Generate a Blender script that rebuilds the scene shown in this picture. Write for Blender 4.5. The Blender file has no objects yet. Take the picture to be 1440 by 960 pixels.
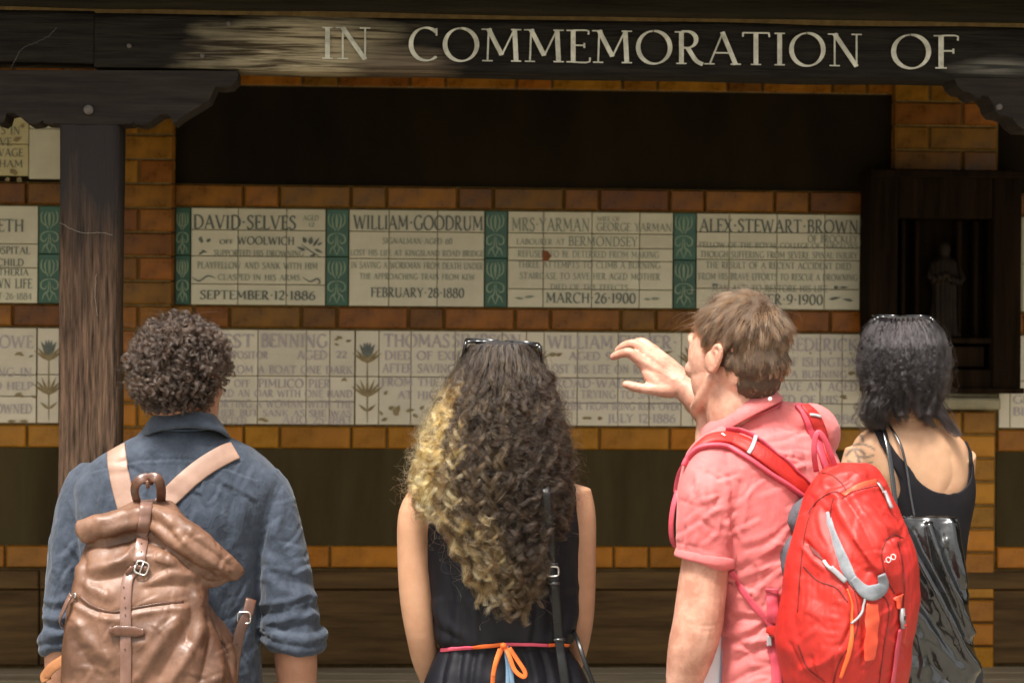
import bpy, math, random
import numpy as np
from mathutils import Vector, Matrix
from mathutils.bvhtree import BVHTree
random.seed(7); RNG = np.random.default_rng(11)
S = bpy.context.scene
COL = S.collection
PI = math.pi
# ------------------------------------------------------------------ camera
FPX = 3200.0                                   # focal length in pixels of a 1440 px wide picture
CAM = np.array([0.0, -7.2, 1.65])
YAW, ROLL = math.radians(3.6), math.radians(0.42)
FW = np.array([math.sin(YAW), math.cos(YAW), 0.0])
R0 = np.array([math.cos(YAW), -math.sin(YAW), 0.0]); U0 = np.array([0, 0, 1.0])
RT = R0 * math.cos(ROLL) + U0 * math.sin(ROLL)
UP = U0 * math.cos(ROLL) - R0 * math.sin(ROLL)
cd = bpy.data.cameras.new('camera'); cam = bpy.data.objects.new('camera', cd); COL.objects.link(cam)
cam.matrix_world = Matrix(((RT[0], UP[0], -FW[0], CAM[0]), (RT[1], UP[1], -FW[1], CAM[1]), (RT[2], UP[2], -FW[2], CAM[2]), (0, 0, 0, 1)))
cd.sensor_width = 36; cd.lens = FPX / 1440 * 36; cd.clip_end = 2000
cd.dof.use_dof = True; cd.dof.focus_distance = 5.05; cd.dof.aperture_fstop = 5.6
S.camera = cam
# ------------------------------------------------------------------ sky and sun
SUN_EL, SUN_AZ = math.radians(66), math.radians(212)     # azimuth measured from +Y clockwise: behind the camera, to the left
W = bpy.data.worlds.new('World'); S.world = W; W.use_nodes = True
wn = W.node_tree; bg = wn.nodes['Background']
sk = wn.nodes.new('ShaderNodeTexSky'); sk.sky_type = 'NISHITA'; sk.sun_disc = False
sk.sun_elevation = SUN_EL; sk.sun_rotation = SUN_AZ; sk.dust_density = 4.0; sk.air_density = 1.0; sk.ozone_density = 0.6
hz = wn.nodes.new('ShaderNodeHueSaturation'); hz.inputs['Saturation'].default_value = .22          # thin bright cloud: the sky is nearly white
wt = wn.nodes.new('ShaderNodeMix'); wt.data_type = 'RGBA'; wt.blend_type = 'MULTIPLY'; wt.inputs[0].default_value = 1; wt.inputs[7].default_value = (1, .97, .91, 1)
wn.links.new(sk.outputs[0], hz.inputs['Color']); wn.links.new(hz.outputs[0], wt.inputs[6]); wn.links.new(wt.outputs[2], bg.inputs[0]); bg.inputs[1].default_value = 0.145
sd = bpy.data.lights.new('sun', 'SUN'); sd.energy = 4.0; sd.angle = math.radians(12); sd.color = (1.0, 0.96, 0.90)
sun = bpy.data.objects.new('sun', sd); COL.objects.link(sun)
_d = Vector((-math.sin(SUN_AZ) * math.cos(SUN_EL) * -1, math.cos(SUN_AZ) * math.cos(SUN_EL), math.sin(SUN_EL)))
sun.rotation_euler = _d.to_track_quat('Z', 'Y').to_euler(); sun.location = (0, -8, 8)
S.view_settings.view_transform = 'Standard'; S.view_settings.look = 'None'; S.view_settings.gamma = 1.0
S.view_settings.exposure = 0.95
S.render.engine = 'CYCLES'; S.cycles.use_denoising = True

# ------------------------------------------------------------------ mapping between photograph pixels and places
def ray(px, py): return FW * FPX + RT * (px - 720.0) + UP * (480.0 - py)
def P(px, py, Y):                              # the point of the plane y = Y seen at a pixel
    d = ray(px, py); return CAM + d * ((Y - CAM[1]) / d[1])
def PD(px, py, D):                             # the point at distance D along the view axis
    return CAM + ray(px, py) * (D / FPX)
def proj(co):                                  # points (n,3) -> pixels (n,2), depth
    v = co - CAM; z = v @ FW
    return np.stack([720 + FPX * (v @ RT) / z, 480 - FPX * (v @ UP) / z], 1), z

# ------------------------------------------------------------------ numpy noise
_perm = np.random.default_rng(3).permutation(256); _perm = np.concatenate([_perm, _perm])
_grad = np.random.default_rng(4).normal(size=(256, 3)); _grad /= np.linalg.norm(_grad, axis=1)[:, None]
def noise(p):
    p = np.asarray(p, float); i = np.floor(p).astype(int); f = p - i; i &= 255
    u = f * f * f * (f * (f * 6 - 15) + 10); out = np.zeros(len(p))
    for dx in (0, 1):
        for dy in (0, 1):
            for dz in (0, 1):
                h = _perm[(_perm[(_perm[(i[:, 0] + dx) & 255] + i[:, 1] + dy) & 255] + i[:, 2] + dz) & 255]
                g = _grad[h]; d = f - np.array([dx, dy, dz])
                w = (u[:, 0] if dx else 1 - u[:, 0]) * (u[:, 1] if dy else 1 - u[:, 1]) * (u[:, 2] if dz else 1 - u[:, 2])
                out += w * (g * d).sum(1)
    return out * 1.5
def fbm(p, o=3):
    a = 1; s = 0
    for k in range(o): s = s + a * noise(p * 2 ** k + 17.3 * k); a *= .5
    return s
def spl(pts, n):                               # Catmull-Rom through rows of pts, n samples
    p = np.asarray(pts, float)
    if len(p) == 2: return p[0] + (p[1] - p[0]) * np.linspace(0, 1, n)[:, None]
    q = np.vstack([2 * p[0] - p[1], p, 2 * p[-1] - p[-2]])
    t = np.linspace(0, len(p) - 1 - 1e-9, n); i = t.astype(int); f = (t - i)[:, None]
    a, b, c, d = q[i], q[i + 1], q[i + 2], q[i + 3]
    return .5 * (2 * b + (c - a) * f + (2 * a - 5 * b + 4 * c - d) * f ** 2 + (3 * b - a - 3 * c + d) * f ** 3)
def nrm(v):
    v = np.asarray(v, float); return v / (np.linalg.norm(v, axis=-1, keepdims=True) + 1e-12)

# ------------------------------------------------------------------ objects
def link(name, data, parent=None, m=None):
    o = bpy.data.objects.new(name, data); COL.objects.link(o)
    if parent is not None: o.parent = parent
    if m is not None and data is not None: data.materials.append(m)
    return o
def thing(name, label, cat, loc=(0, 0, 0), group=None, kind=None):
    o = bpy.data.objects.new(name, None); COL.objects.link(o); o.location = loc; o.empty_display_size = .05
    o['label'] = label; o['category'] = cat
    if group: o['group'] = group
    if kind: o['kind'] = kind
    return o
def tag(o, label=None, cat=None, group=None, kind=None):
    for k, v in (('label', label), ('category', cat), ('group', group), ('kind', kind)):
        if v: o[k] = v
    return o
class MB:                                      # a bag of vertices and faces that becomes one mesh
    def __init__(s): s.v = []; s.f = []; s.n = 0
    def add(s, v, f):
        v = np.asarray(v, float); s.v.append(v); s.f += [tuple(int(i) + s.n for i in q) for q in f]; s.n += len(v); return s
    def box(s, a, b, bev=0.0):
        x0, y0, z0 = np.minimum(a, b); x1, y1, z1 = np.maximum(a, b)
        if bev <= 0:
            v = [(x, y, z) for z in (z0, z1) for y in (y0, y1) for x in (x0, x1)]
            return s.add(v, [(0, 2, 3, 1), (4, 5, 7, 6), (0, 1, 5, 4), (2, 6, 7, 3), (0, 4, 6, 2), (1, 3, 7, 5)])
        v = []                                 # bevelled towards the camera side (-y)
        for (yy, e) in ((y1, 0), (y0 + bev, 0), (y0, bev)):
            v += [(x0 + e, yy, z0 + e), (x1 - e, yy, z0 + e), (x1 - e, yy, z1 - e), (x0 + e, yy, z1 - e)]
        f = [(0, 3, 2, 1)]
        for k in (0, 4):
            for i in range(4): j = (i + 1) % 4; f.append((k + i, k + j, k + 4 + j, k + 4 + i))
        f.append((8, 9, 10, 11)); return s.add(v, f)
    def tube(s, pts, rad, seg=16, hint=(0, 0, 1), n=None, ex=2.0, taper=True):
        """swept ellipse: rad rows are r or (r_side, r_normal)"""
        pts = np.asarray(pts, float); rad = np.asarray(rad, float)
        if rad.ndim == 0: rad = np.full(len(pts), float(rad))
        if rad.ndim == 1 and len(rad) != len(pts): rad = np.tile(rad, (len(pts), 1))
        if rad.ndim == 1: rad = np.stack([rad, rad], 1)
        if n: q = spl(np.hstack([pts, rad]), n); pts, rad = q[:, :3], np.maximum(q[:, 3:], 1e-4)
        t = nrm(np.gradient(pts, axis=0)); nn = np.array(hint, float); fr = []
        for k in range(len(pts)):
            nn = nn - t[k] * (nn @ t[k]); nn = nrm(nn) if np.linalg.norm(nn) > 1e-5 else nrm(np.cross(t[k], (1, .3, .2))); fr.append(nn.copy())
        fr = np.array(fr); sd_ = np.cross(t, fr)
        a = np.linspace(0, 2 * PI, seg, endpoint=False); ca, sa = np.cos(a), np.sin(a)
        ce = np.sign(ca) * np.abs(ca) ** (2 / ex); se = np.sign(sa) * np.abs(sa) ** (2 / ex)
        v = pts[:, None] + sd_[:, None] * (rad[:, None, 0:1] * ce[None, :, None]) + fr[:, None] * (rad[:, None, 1:2] * se[None, :, None])
        return s._rings(v, pts, t, rad, taper)
    def _rings(s, v, pts, t, rad, taper=True):
        k, seg = v.shape[:2]; vv = v.reshape(-1, 3); f = []
        for i in range(k - 1):
            for j in range(seg): j2 = (j + 1) % seg; f.append((i * seg + j, i * seg + j2, (i + 1) * seg + j2, (i + 1) * seg + j))
        e = .6 if taper else 0
        vv = np.vstack([vv, pts[0] - t[0] * rad[0].min() * e, pts[-1] + t[-1] * rad[-1].min() * e]); c0, c1 = k * seg, k * seg + 1
        for j in range(seg):
            j2 = (j + 1) % seg; f.append((c0, j2, j)); f.append((c1, (k - 1) * seg + j, (k - 1) * seg + j2))
        return s.add(vv, f)
    def rings(s, cen, a, b, yaw=0.0, n=60, seg=56, ex=2.3):
        """stack of level ellipses, half width a and half depth b, turned by yaw"""
        q = spl(np.hstack([np.asarray(cen, float), np.asarray(a, float)[:, None], np.asarray(b, float)[:, None]]), n)
        c, a, b = q[:, :3], np.maximum(q[:, 3], .002), np.maximum(q[:, 4], .002)
        th = np.linspace(0, 2 * PI, seg, endpoint=False); ca, sa = np.cos(th), np.sin(th)
        ce = np.sign(ca) * np.abs(ca) ** (2 / ex); se = np.sign(sa) * np.abs(sa) ** (2 / ex)
        X = np.array([math.cos(yaw), math.sin(yaw), 0]); Y = np.array([-math.sin(yaw), math.cos(yaw), 0])
        v = c[:, None] + X * (a[:, None, None] * ce[None, :, None]) + Y * (b[:, None, None] * se[None, :, None])
        t = np.zeros_like(c); t[:, 2] = np.sign(c[-1, 2] - c[0, 2])
        return s._rings(v, c, t, np.stack([a, b], 1) * .15)
    def ell(s, c, r, M=None, seg=24, ring=14):
        th = np.linspace(0, PI, ring + 1)[1:-1]; ph = np.linspace(0, 2 * PI, seg, endpoint=False)
        v = [(0, 0, 1)] + [(math.sin(t) * math.cos(p), math.sin(t) * math.sin(p), math.cos(t)) for t in th for p in ph] + [(0, 0, -1)]
        v = np.array(v) * np.array(r)
        if M is not None: v = v @ np.asarray(M).T
        f = [(0, 1 + j, 1 + (j + 1) % seg) for j in range(seg)]
        for i in range(ring - 2):
            for j in range(seg):
                j2 = (j + 1) % seg; a_ = 1 + i * seg; f.append((a_ + j, a_ + seg + j, a_ + seg + j2, a_ + j2))
        l = len(v) - 1; b_ = 1 + (ring - 2) * seg; f += [(l, b_ + (j + 1) % seg, b_ + j) for j in range(seg)]
        return s.add(v + np.asarray(c), f)
    def mesh(s, name='m', smooth=True):
        me = bpy.data.meshes.new(name); me.from_pydata(np.vstack(s.v).tolist(), [], s.f); me.update()
        if smooth: me.polygons.foreach_set('use_smooth', [True] * len(me.polygons))
        return me
    def obj(s, name, m, parent=None, smooth=True):
        o = link(name, s.mesh(name, smooth), parent, m)
        if name.endswith('_ornament'): o['kind'] = 'stuff'      # painted sprigs too small to pick apart
        return o

def getco(me):
    a = np.empty(len(me.vertices) * 3, np.float32); me.vertices.foreach_get('co', a); return a.reshape(-1, 3).astype(float)
def getno(me):
    a = np.empty(len(me.vertices) * 3, np.float32); me.vertex_normals.foreach_get('vector', a); return a.reshape(-1, 3).astype(float)
def setco(me, co): me.vertices.foreach_set('co', co.astype(np.float32).ravel()); me.update()
def fused(mb, voxel=.005, smooth=4, name='m'):
    """weld the overlapping volumes of mb into one continuous skin"""
    o = bpy.data.objects.new('tmp', mb.mesh()); COL.objects.link(o)
    r = o.modifiers.new('r', 'REMESH'); r.mode = 'VOXEL'; r.voxel_size = voxel; r.use_smooth_shade = True
    if smooth: q = o.modifiers.new('s', 'SMOOTH'); q.factor = .5; q.iterations = smooth
    dg = bpy.context.evaluated_depsgraph_get(); me = bpy.data.meshes.new_from_object(o.evaluated_get(dg))
    old = o.data; bpy.data.objects.remove(o); bpy.data.meshes.remove(old); me.name = name; return me
def facing(me):
    co, no = getco(me), getno(me); v = nrm(CAM - co); return np.clip((no * v).sum(1) * 3, 0, 1), co, no
def segdist(uv, line):
    best = np.full(len(uv), 1e9)
    for a, b in zip(line[:-1], line[1:]):
        ab = b - a; t = np.clip(((uv - a) @ ab) / (ab @ ab + 1e-9), 0, 1); best = np.minimum(best, np.linalg.norm(uv - (a + t[:, None] * ab), axis=1))
    return best
def folds(me, lst, wr=0.0, wscale=(9, 9, 5), seed=0.0, fine=0.0):
    """lst: (amp in m, half width in px, [(px,py)...]) ridges (+) or creases (-) on the side that shows; wr, fine: cloth wrinkles all over"""
    fc, co, no = facing(me); uv, _ = proj(co); d = np.zeros(len(co))
    for amp, w, ln in lst:
        ln = spl(np.array(ln, float), max(4, 4 * len(ln))) if len(ln) > 2 else np.array(ln, float)
        x0, y0 = ln.min(0) - 3 * w; x1, y1 = ln.max(0) + 3 * w
        m = (uv[:, 0] > x0) & (uv[:, 0] < x1) & (uv[:, 1] > y0) & (uv[:, 1] < y1)
        if m.any(): q_ = segdist(uv[m], ln) / w; d[m] += amp * (np.exp(-q_ ** 2) if amp > 0 else np.exp(-q_ ** 1.15)) * fc[m]
    if wr:
        q = co * np.array(wscale) + seed; q = q + .9 * np.stack([noise(co * 6 + 5 + seed), noise(co * 6 + 15 + seed), noise(co * 6 + 25 + seed)], 1)
        d += wr * ((1 - np.abs(noise(q)) * 2.2) * .7 + .5 * noise(q * 2.1))
    if fine: d += fine * (1 - 2 * np.abs(noise(co * np.array([34, 34, 22]) + 2.2 * noise(co * 11)[:, None] + seed)))
    setco(me, co + no * d[:, None])
def creases(n, box, ang, ln, seed, amp=(.0010, .0024), w=(1.8, 3.2)):
    """n short crisp creases scattered in a box of pixels, mostly along the angle ang (degrees, spread)"""
    rg = np.random.default_rng(seed); out = []
    for _ in range(n):
        x, y = rg.uniform(box[0], box[2]), rg.uniform(box[1], box[3]); a = math.radians(rg.normal(*ang)); l = rg.uniform(*ln); b_ = rg.normal(0, .25)
        q = [(x + l * t * math.cos(a + b_ * t), y - l * t * math.sin(a + b_ * t)) for t in (-.5, -.1, .25, .5)]; k = rg.uniform(*amp); ww = rg.uniform(*w)
        out.append((-k, ww, q)); out.append((k * .9, ww * 1.5, [(u + 2.2 * ww * math.sin(a), v + 2.2 * ww * math.cos(a)) for u, v in q]))
    return out
def bvh(me): return BVHTree.FromPolygons([tuple(v) for v in getco(me)], [tuple(p.vertices) for p in me.polygons])
def hit(trees, px, py, fallback):
    d = Vector(ray(px, py)).normalized(); best = None
    for t in trees:
        h = t.ray_cast(Vector(CAM), d)
        if h[0] is not None and (best is None or h[3] < best[2]): best = (np.array(h[0]), np.array(h[1]), h[3])
    if best is None: return PD(px, py, fallback), -FW
    n = best[1]; n = n if n @ -np.array(d) > 0 else -n
    return best[0], n
def ribbon(mb, pts, nor, w, th, bev=True):
    """flat strap: w half widths (scalar or per point), th thickness, nor outward normals"""
    pts = np.asarray(pts, float); k = len(pts); w = np.full(k, w) if np.ndim(w) == 0 else np.interp(np.linspace(0, 1, k), np.linspace(0, 1, len(w)), w)
    t = nrm(np.gradient(pts, axis=0)); nor = nrm(nor - t * (nor * t).sum(1)[:, None]); sdv = np.cross(t, nor)
    prof = [(-1, 0), (-1, .7), (-.88, 1), (-.3, 1.08), (.3, 1.08), (.88, 1), (1, .7), (1, 0)]
    v = np.stack([pts + sdv * (a * w)[:, None] + nor * (b * th) for a, b in prof], 1); n_ = len(prof); f = []
    for i in range(k - 1):
        for j in range(n_): j2 = (j + 1) % n_; f.append((i * n_ + j, (i + 1) * n_ + j, (i + 1) * n_ + j2, i * n_ + j2))
    f.append(tuple(range(n_))); f.append(tuple((k - 1) * n_ + j for j in range(n_ - 1, -1, -1)))
    return mb.add(v.reshape(-1, 3), f)
def drape(mb, trees, line, w, th, D, off=.002, n=40, sm=3):
    """a strap of half width w metres laid on the surfaces in trees along a line of pixels"""
    ln = spl(np.array(line, float), n); pn = [hit(trees, x, y, D) for x, y in ln[:, :2]]
    p = np.array([a for a, b in pn]); q = np.array([b for a, b in pn])
    for _ in range(sm):
        p[1:-1] = (p[:-2] + 2 * p[1:-1] + p[2:]) / 4; q[1:-1] = (q[:-2] + 2 * q[1:-1] + q[2:]) / 4
    q = nrm(q); return ribbon(mb, p + q * off, q, w, th)

# ------------------------------------------------------------------ materials
def mat(name, c1, c2=None, scale=8.0, rough=.6, r2=None, bump=0.0, bscale=40.0, stretch=(1, 1, 1), metal=0.0, coat=0.0, sheen=0.0, sss=0.0, rnd=0.0, spec=.5, detail=6, coord='Object', bdist=.002):
    m = bpy.data.materials.new(name); m.use_nodes = True; nt = m.node_tree; N, L = nt.nodes, nt.links
    b = N['Principled BSDF']; b.inputs['Roughness'].default_value = rough; b.inputs['Metallic'].default_value = metal
    b.inputs['Coat Weight'].default_value = coat; b.inputs['Coat Roughness'].default_value = .12; b.inputs['Sheen Weight'].default_value = sheen; b.inputs['Specular IOR Level'].default_value = spec
    if sss: b.inputs['Subsurface Weight'].default_value = sss; b.inputs['Subsurface Radius'].default_value = (.012, .004, .002); b.inputs['Subsurface Scale'].default_value = 1.0
    tc = N.new('ShaderNodeTexCoord'); mp = N.new('ShaderNodeMapping'); mp.inputs['Scale'].default_value = stretch; L.new(tc.outputs[coord], mp.inputs['Vector'])
    n1 = N.new('ShaderNodeTexNoise'); n1.inputs['Scale'].default_value = scale; n1.inputs['Detail'].default_value = detail; n1.inputs['Roughness'].default_value = .65; L.new(mp.outputs[0], n1.inputs['Vector'])
    cr = N.new('ShaderNodeValToRGB'); cr.color_ramp.elements[0].position = .36; cr.color_ramp.elements[1].position = .64
    cr.color_ramp.elements[0].color = (*c1, 1); cr.color_ramp.elements[1].color = (*(c2 or c1), 1); L.new(n1.outputs['Fac'], cr.inputs[0]); out = cr.outputs[0]
    if rnd:
        oi = N.new('ShaderNodeObjectInfo'); ma = N.new('ShaderNodeMapRange'); ma.inputs['To Min'].default_value = 1 - rnd; ma.inputs['To Max'].default_value = 1 + rnd; L.new(oi.outputs['Random'], ma.inputs['Value'])
        hs = N.new('ShaderNodeHueSaturation'); L.new(out, hs.inputs['Color']); L.new(ma.outputs[0], hs.inputs['Value'])
        mh = N.new('ShaderNodeMapRange'); mh.inputs['To Min'].default_value = .5 - rnd * .03; mh.inputs['To Max'].default_value = .5 + rnd * .03
        fr = N.new('ShaderNodeMath'); fr.operation = 'FRACT'; mu = N.new('ShaderNodeMath'); mu.operation = 'MULTIPLY'; mu.inputs[1].default_value = 7.31
        L.new(oi.outputs['Random'], mu.inputs[0]); L.new(mu.outputs[0], fr.inputs[0]); L.new(fr.outputs[0], mh.inputs['Value']); L.new(mh.outputs[0], hs.inputs['Hue']); out = hs.outputs[0]
    L.new(out, b.inputs['Base Color'])
    if r2 is not None:
        mr = N.new('ShaderNodeMapRange'); mr.inputs['From Min'].default_value = .35; mr.inputs['From Max'].default_value = .65; mr.inputs['To Min'].default_value = rough; mr.inputs['To Max'].default_value = r2; L.new(n1.outputs['Fac'], mr.inputs['Value']); L.new(mr.outputs[0], b.inputs['Roughness'])
    if bump:
        n2 = N.new('ShaderNodeTexNoise'); n2.inputs['Scale'].default_value = bscale; n2.inputs['Detail'].default_value = 5; L.new(mp.outputs[0], n2.inputs['Vector'])
        bp = N.new('ShaderNodeBump'); bp.inputs['Strength'].default_value = bump; bp.inputs['Distance'].default_value = bdist; L.new(n2.outputs['Fac'], bp.inputs['Height']); L.new(bp.outputs[0], b.inputs['Normal'])
    m['out'] = 0; return m
def N_(m, t): return m.node_tree.nodes.new(t)
def L_(m, a, b): m.node_tree.links.new(a, b)
def weave(m, scale=900, strength=.25, crumple=0.0, cscale=13.0, cdist=.008):         # fine thread relief on top of a cloth material
    b = m.node_tree.nodes['Principled BSDF']; tc = N_(m, 'ShaderNodeTexCoord'); w = N_(m, 'ShaderNodeTexNoise'); w.inputs['Scale'].default_value = scale; w.inputs['Detail'].default_value = 2
    mp = N_(m, 'ShaderNodeMapping'); mp.inputs['Scale'].default_value = (1, 1, .35); L_(m, tc.outputs['Object'], mp.inputs[0]); L_(m, mp.outputs[0], w.inputs['Vector'])
    bp = N_(m, 'ShaderNodeBump'); bp.inputs['Strength'].default_value = strength; bp.inputs['Distance'].default_value = .0006; L_(m, w.outputs['Fac'], bp.inputs['Height'])
    if b.inputs['Normal'].is_linked: L_(m, b.inputs['Normal'].links[0].from_socket, bp.inputs['Normal'])
    last = bp.outputs[0]
    if crumple:                                # ridged creases of handled cloth
        nz = N_(m, 'ShaderNodeTexNoise'); nz.inputs['Scale'].default_value = cscale; nz.inputs['Detail'].default_value = 3; nz.inputs['Distortion'].default_value = 1.1; mc = N_(m, 'ShaderNodeMapping'); mc.inputs['Scale'].default_value = (1.3, 1.3, .6); L_(m, tc.outputs['Object'], mc.inputs[0]); L_(m, mc.outputs[0], nz.inputs['Vector'])
        sb = N_(m, 'ShaderNodeMath'); sb.operation = 'SUBTRACT'; sb.inputs[1].default_value = .5; ab = N_(m, 'ShaderNodeMath'); ab.operation = 'ABSOLUTE'; L_(m, nz.outputs['Fac'], sb.inputs[0]); L_(m, sb.outputs[0], ab.inputs[0])
        pw = N_(m, 'ShaderNodeMath'); pw.operation = 'POWER'; pw.inputs[1].default_value = .6; L_(m, ab.outputs[0], pw.inputs[0])
        b2 = N_(m, 'ShaderNodeBump'); b2.invert = True; b2.inputs['Strength'].default_value = crumple; b2.inputs['Distance'].default_value = cdist; L_(m, pw.outputs[0], b2.inputs['Height']); L_(m, last, b2.inputs['Normal']); last = b2.outputs[0]
    L_(m, last, b.inputs['Normal']); return m
M = {}
M['mortar'] = mat('mortar', (.16, .10, .035), (.26, .17, .06), 30, .9, bump=.4, bscale=120)
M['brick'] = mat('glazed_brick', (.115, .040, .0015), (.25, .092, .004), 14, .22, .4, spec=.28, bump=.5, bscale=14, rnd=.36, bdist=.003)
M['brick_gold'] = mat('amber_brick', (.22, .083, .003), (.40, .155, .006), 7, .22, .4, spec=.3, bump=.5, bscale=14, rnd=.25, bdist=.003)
M['tile'] = mat('cream_tile', (.52, .47, .33), (.62, .57, .42), 6, .3, .45, bump=.25, bscale=18, rnd=.07, bdist=.002)
M['tile_low'] = mat('ivory_tile', (.56, .49, .37), (.66, .59, .46), 6, .3, .45, bump=.25, bscale=18, rnd=.07, bdist=.002)
M['tile_yellow'] = mat('yellow_tile', (.46, .38, .17), (.54, .46, .25), 12, .35, rnd=.06)
M['tile_green'] = mat('green_tile', (.012, .068, .038), (.022, .105, .058), 20, .3, rnd=.15)
M['green_line'] = mat('pale_green_glaze', (.15, .23, .13), (.23, .30, .18), 30, .35)
M['ink_dark'] = mat('dark_lettering', (.075, .085, .07), (.13, .14, .11), 60, .5)
M['ink_green'] = mat('green_lettering', (.16, .175, .125), (.27, .275, .20), 60, .5)
M['ink_violet'] = mat('violet_lettering', (.33, .28, .29), (.45, .39, .36), 60, .5)
M['ink_brown'] = mat('brown_ornament', (.16, .11, .04), (.28, .21, .09), 60, .5)
M['clay'] = mat('bare_clay', (.16, .045, .01), (.22, .07, .02), 60, .8)
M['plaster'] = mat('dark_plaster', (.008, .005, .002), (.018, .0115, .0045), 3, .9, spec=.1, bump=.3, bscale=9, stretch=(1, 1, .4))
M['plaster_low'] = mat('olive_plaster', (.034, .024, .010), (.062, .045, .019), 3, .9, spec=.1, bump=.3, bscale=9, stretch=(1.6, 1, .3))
M['stone'] = mat('worn_stone', (.20, .17, .10), (.30, .26, .16), 14, .8, bump=.4, bscale=60)
M['paving'] = mat('stone_paving', (.20, .18, .145), (.28, .25, .21), 3, .9, bump=.4, bscale=30)
M['soil'] = mat('park_ground', (.15, .14, .095), (.21, .19, .13), .8, .95, bump=.4, bscale=20)
def wood(name, dark, light, along='x', gs=5.0, rough=.7, bump=.5, edge=(.35, .7)):
    st = {'x': (1, 9, 14), 'z': (14, 9, 1), 'x2': (.8, 5, 9)}[along]
    m = mat(name, dark, light, gs, rough, bump=bump, bscale=gs * 2.6, stretch=st, detail=9, bdist=.004, spec=.15)
    cr = [n for n in m.node_tree.nodes if n.type == 'VALTORGB'][0]; cr.color_ramp.elements[0].position, cr.color_ramp.elements[1].position = edge
    return m
def scar(m, centre, size, colour_dark, colour_light, edge=.25, wscale=28.0):
    """a patch of bare grain where the stain has worn off"""
    b = m.node_tree.nodes['Principled BSDF']; src = b.inputs['Base Color'].links[0].from_socket
    tc = N_(m, 'ShaderNodeTexCoord'); mp = N_(m, 'ShaderNodeMapping'); mp.vector_type = 'POINT'
    mp.inputs['Location'].default_value = tuple(-c / s_ for c, s_ in zip(centre, size)); mp.inputs['Scale'].default_value = tuple(1 / s_ for s_ in size); L_(m, tc.outputs['Object'], mp.inputs[0])
    ln = N_(m, 'ShaderNodeVectorMath'); ln.operation = 'LENGTH'; L_(m, mp.outputs[0], ln.inputs[0])
    nz = N_(m, 'ShaderNodeTexNoise'); nz.inputs['Scale'].default_value = 5; nz.inputs['Detail'].default_value = 9; nm = N_(m, 'ShaderNodeMapping'); nm.inputs['Scale'].default_value = (1, 1, 3.2); L_(m, tc.outputs['Object'], nm.inputs[0]); L_(m, nm.outputs[0], nz.inputs['Vector'])
    ad = N_(m, 'ShaderNodeMath'); ad.operation = 'MULTIPLY_ADD'; ad.inputs[1].default_value = 2.0; ad.inputs[2].default_value = -1.0; L_(m, nz.outputs['Fac'], ad.inputs[0])
    sm = N_(m, 'ShaderNodeMath'); sm.operation = 'ADD'; L_(m, ln.outputs['Value'], sm.inputs[0]); L_(m, ad.outputs[0], sm.inputs[1])
    mr = N_(m, 'ShaderNodeMapRange'); mr.inputs['From Min'].default_value = 1 - edge; mr.inputs['From Max'].default_value = 1 + edge; mr.inputs['To Min'].default_value = 1; mr.inputs['To Max'].default_value = 0; L_(m, sm.outputs[0], mr.inputs['Value'])
    wv = N_(m, 'ShaderNodeTexNoise'); wv.inputs['Scale'].default_value = wscale; wv.inputs['Distortion'].default_value = .6; wv.inputs['Detail'].default_value = 8; wv.inputs['Roughness'].default_value = .6
    wm = N_(m, 'ShaderNodeMapping'); wm.inputs['Scale'].default_value = (.07, .5, 1.6); L_(m, tc.outputs['Object'], wm.inputs[0]); L_(m, wm.outputs[0], wv.inputs['Vector'])
    cr = N_(m, 'ShaderNodeValToRGB'); cr.color_ramp.elements[0].color = (*colour_dark, 1); cr.color_ramp.elements[1].color = (*colour_light, 1); cr.color_ramp.elements[0].position = .40; cr.color_ramp.elements[1].position = .57; L_(m, wv.outputs['Fac'], cr.inputs[0])
    mx = N_(m, 'ShaderNodeMix'); mx.data_type = 'RGBA'; L_(m, mr.outputs[0], mx.inputs[0]); L_(m, src, mx.inputs[6]); L_(m, cr.outputs[0], mx.inputs[7]); L_(m, mx.outputs[2], b.inputs['Base Color'])
    return m
M['beam'] = wood('stained_beam', (.005, .004, .003), (.020, .016, .011), 'x', 5, bump=1.0)
M['fascia'] = wood('fascia_wood', (.008, .006, .002), (.020, .014, .005), 'x', 4)
M['bracket'] = wood('bracket_wood', (.011, .008, .006), (.030, .023, .018), 'x', 4)
M['bench'] = wood('bench_wood', (.040, .021, .007), (.125, .070, .024), 'x2', 3)
M['seat'] = wood('bench_seat_wood', (.20, .16, .10), (.36, .29, .20), 'x2', 3)
M['cabinet'] = wood('cabinet_oak', (.007, .004, .002), (.018, .010, .005), 'z', 3, .9, .3); M['cabinet'].node_tree.nodes['Principled BSDF'].inputs['Specular IOR Level'].default_value = .04
M['post'] = wood('post_wood', (.012, .007, .004), (.135, .080, .050), 'z', 7, bump=.9, edge=(.34, .66))
M['web'] = mat('cobweb', (.30, .28, .24), None, 10, .9)
M['peg'] = mat('wooden_peg', (.07, .06, .05), (.12, .10, .09), 40, .7)
M['bark'] = wood('bark', (.02, .015, .01), (.06, .05, .04), 'z', 4)
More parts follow.
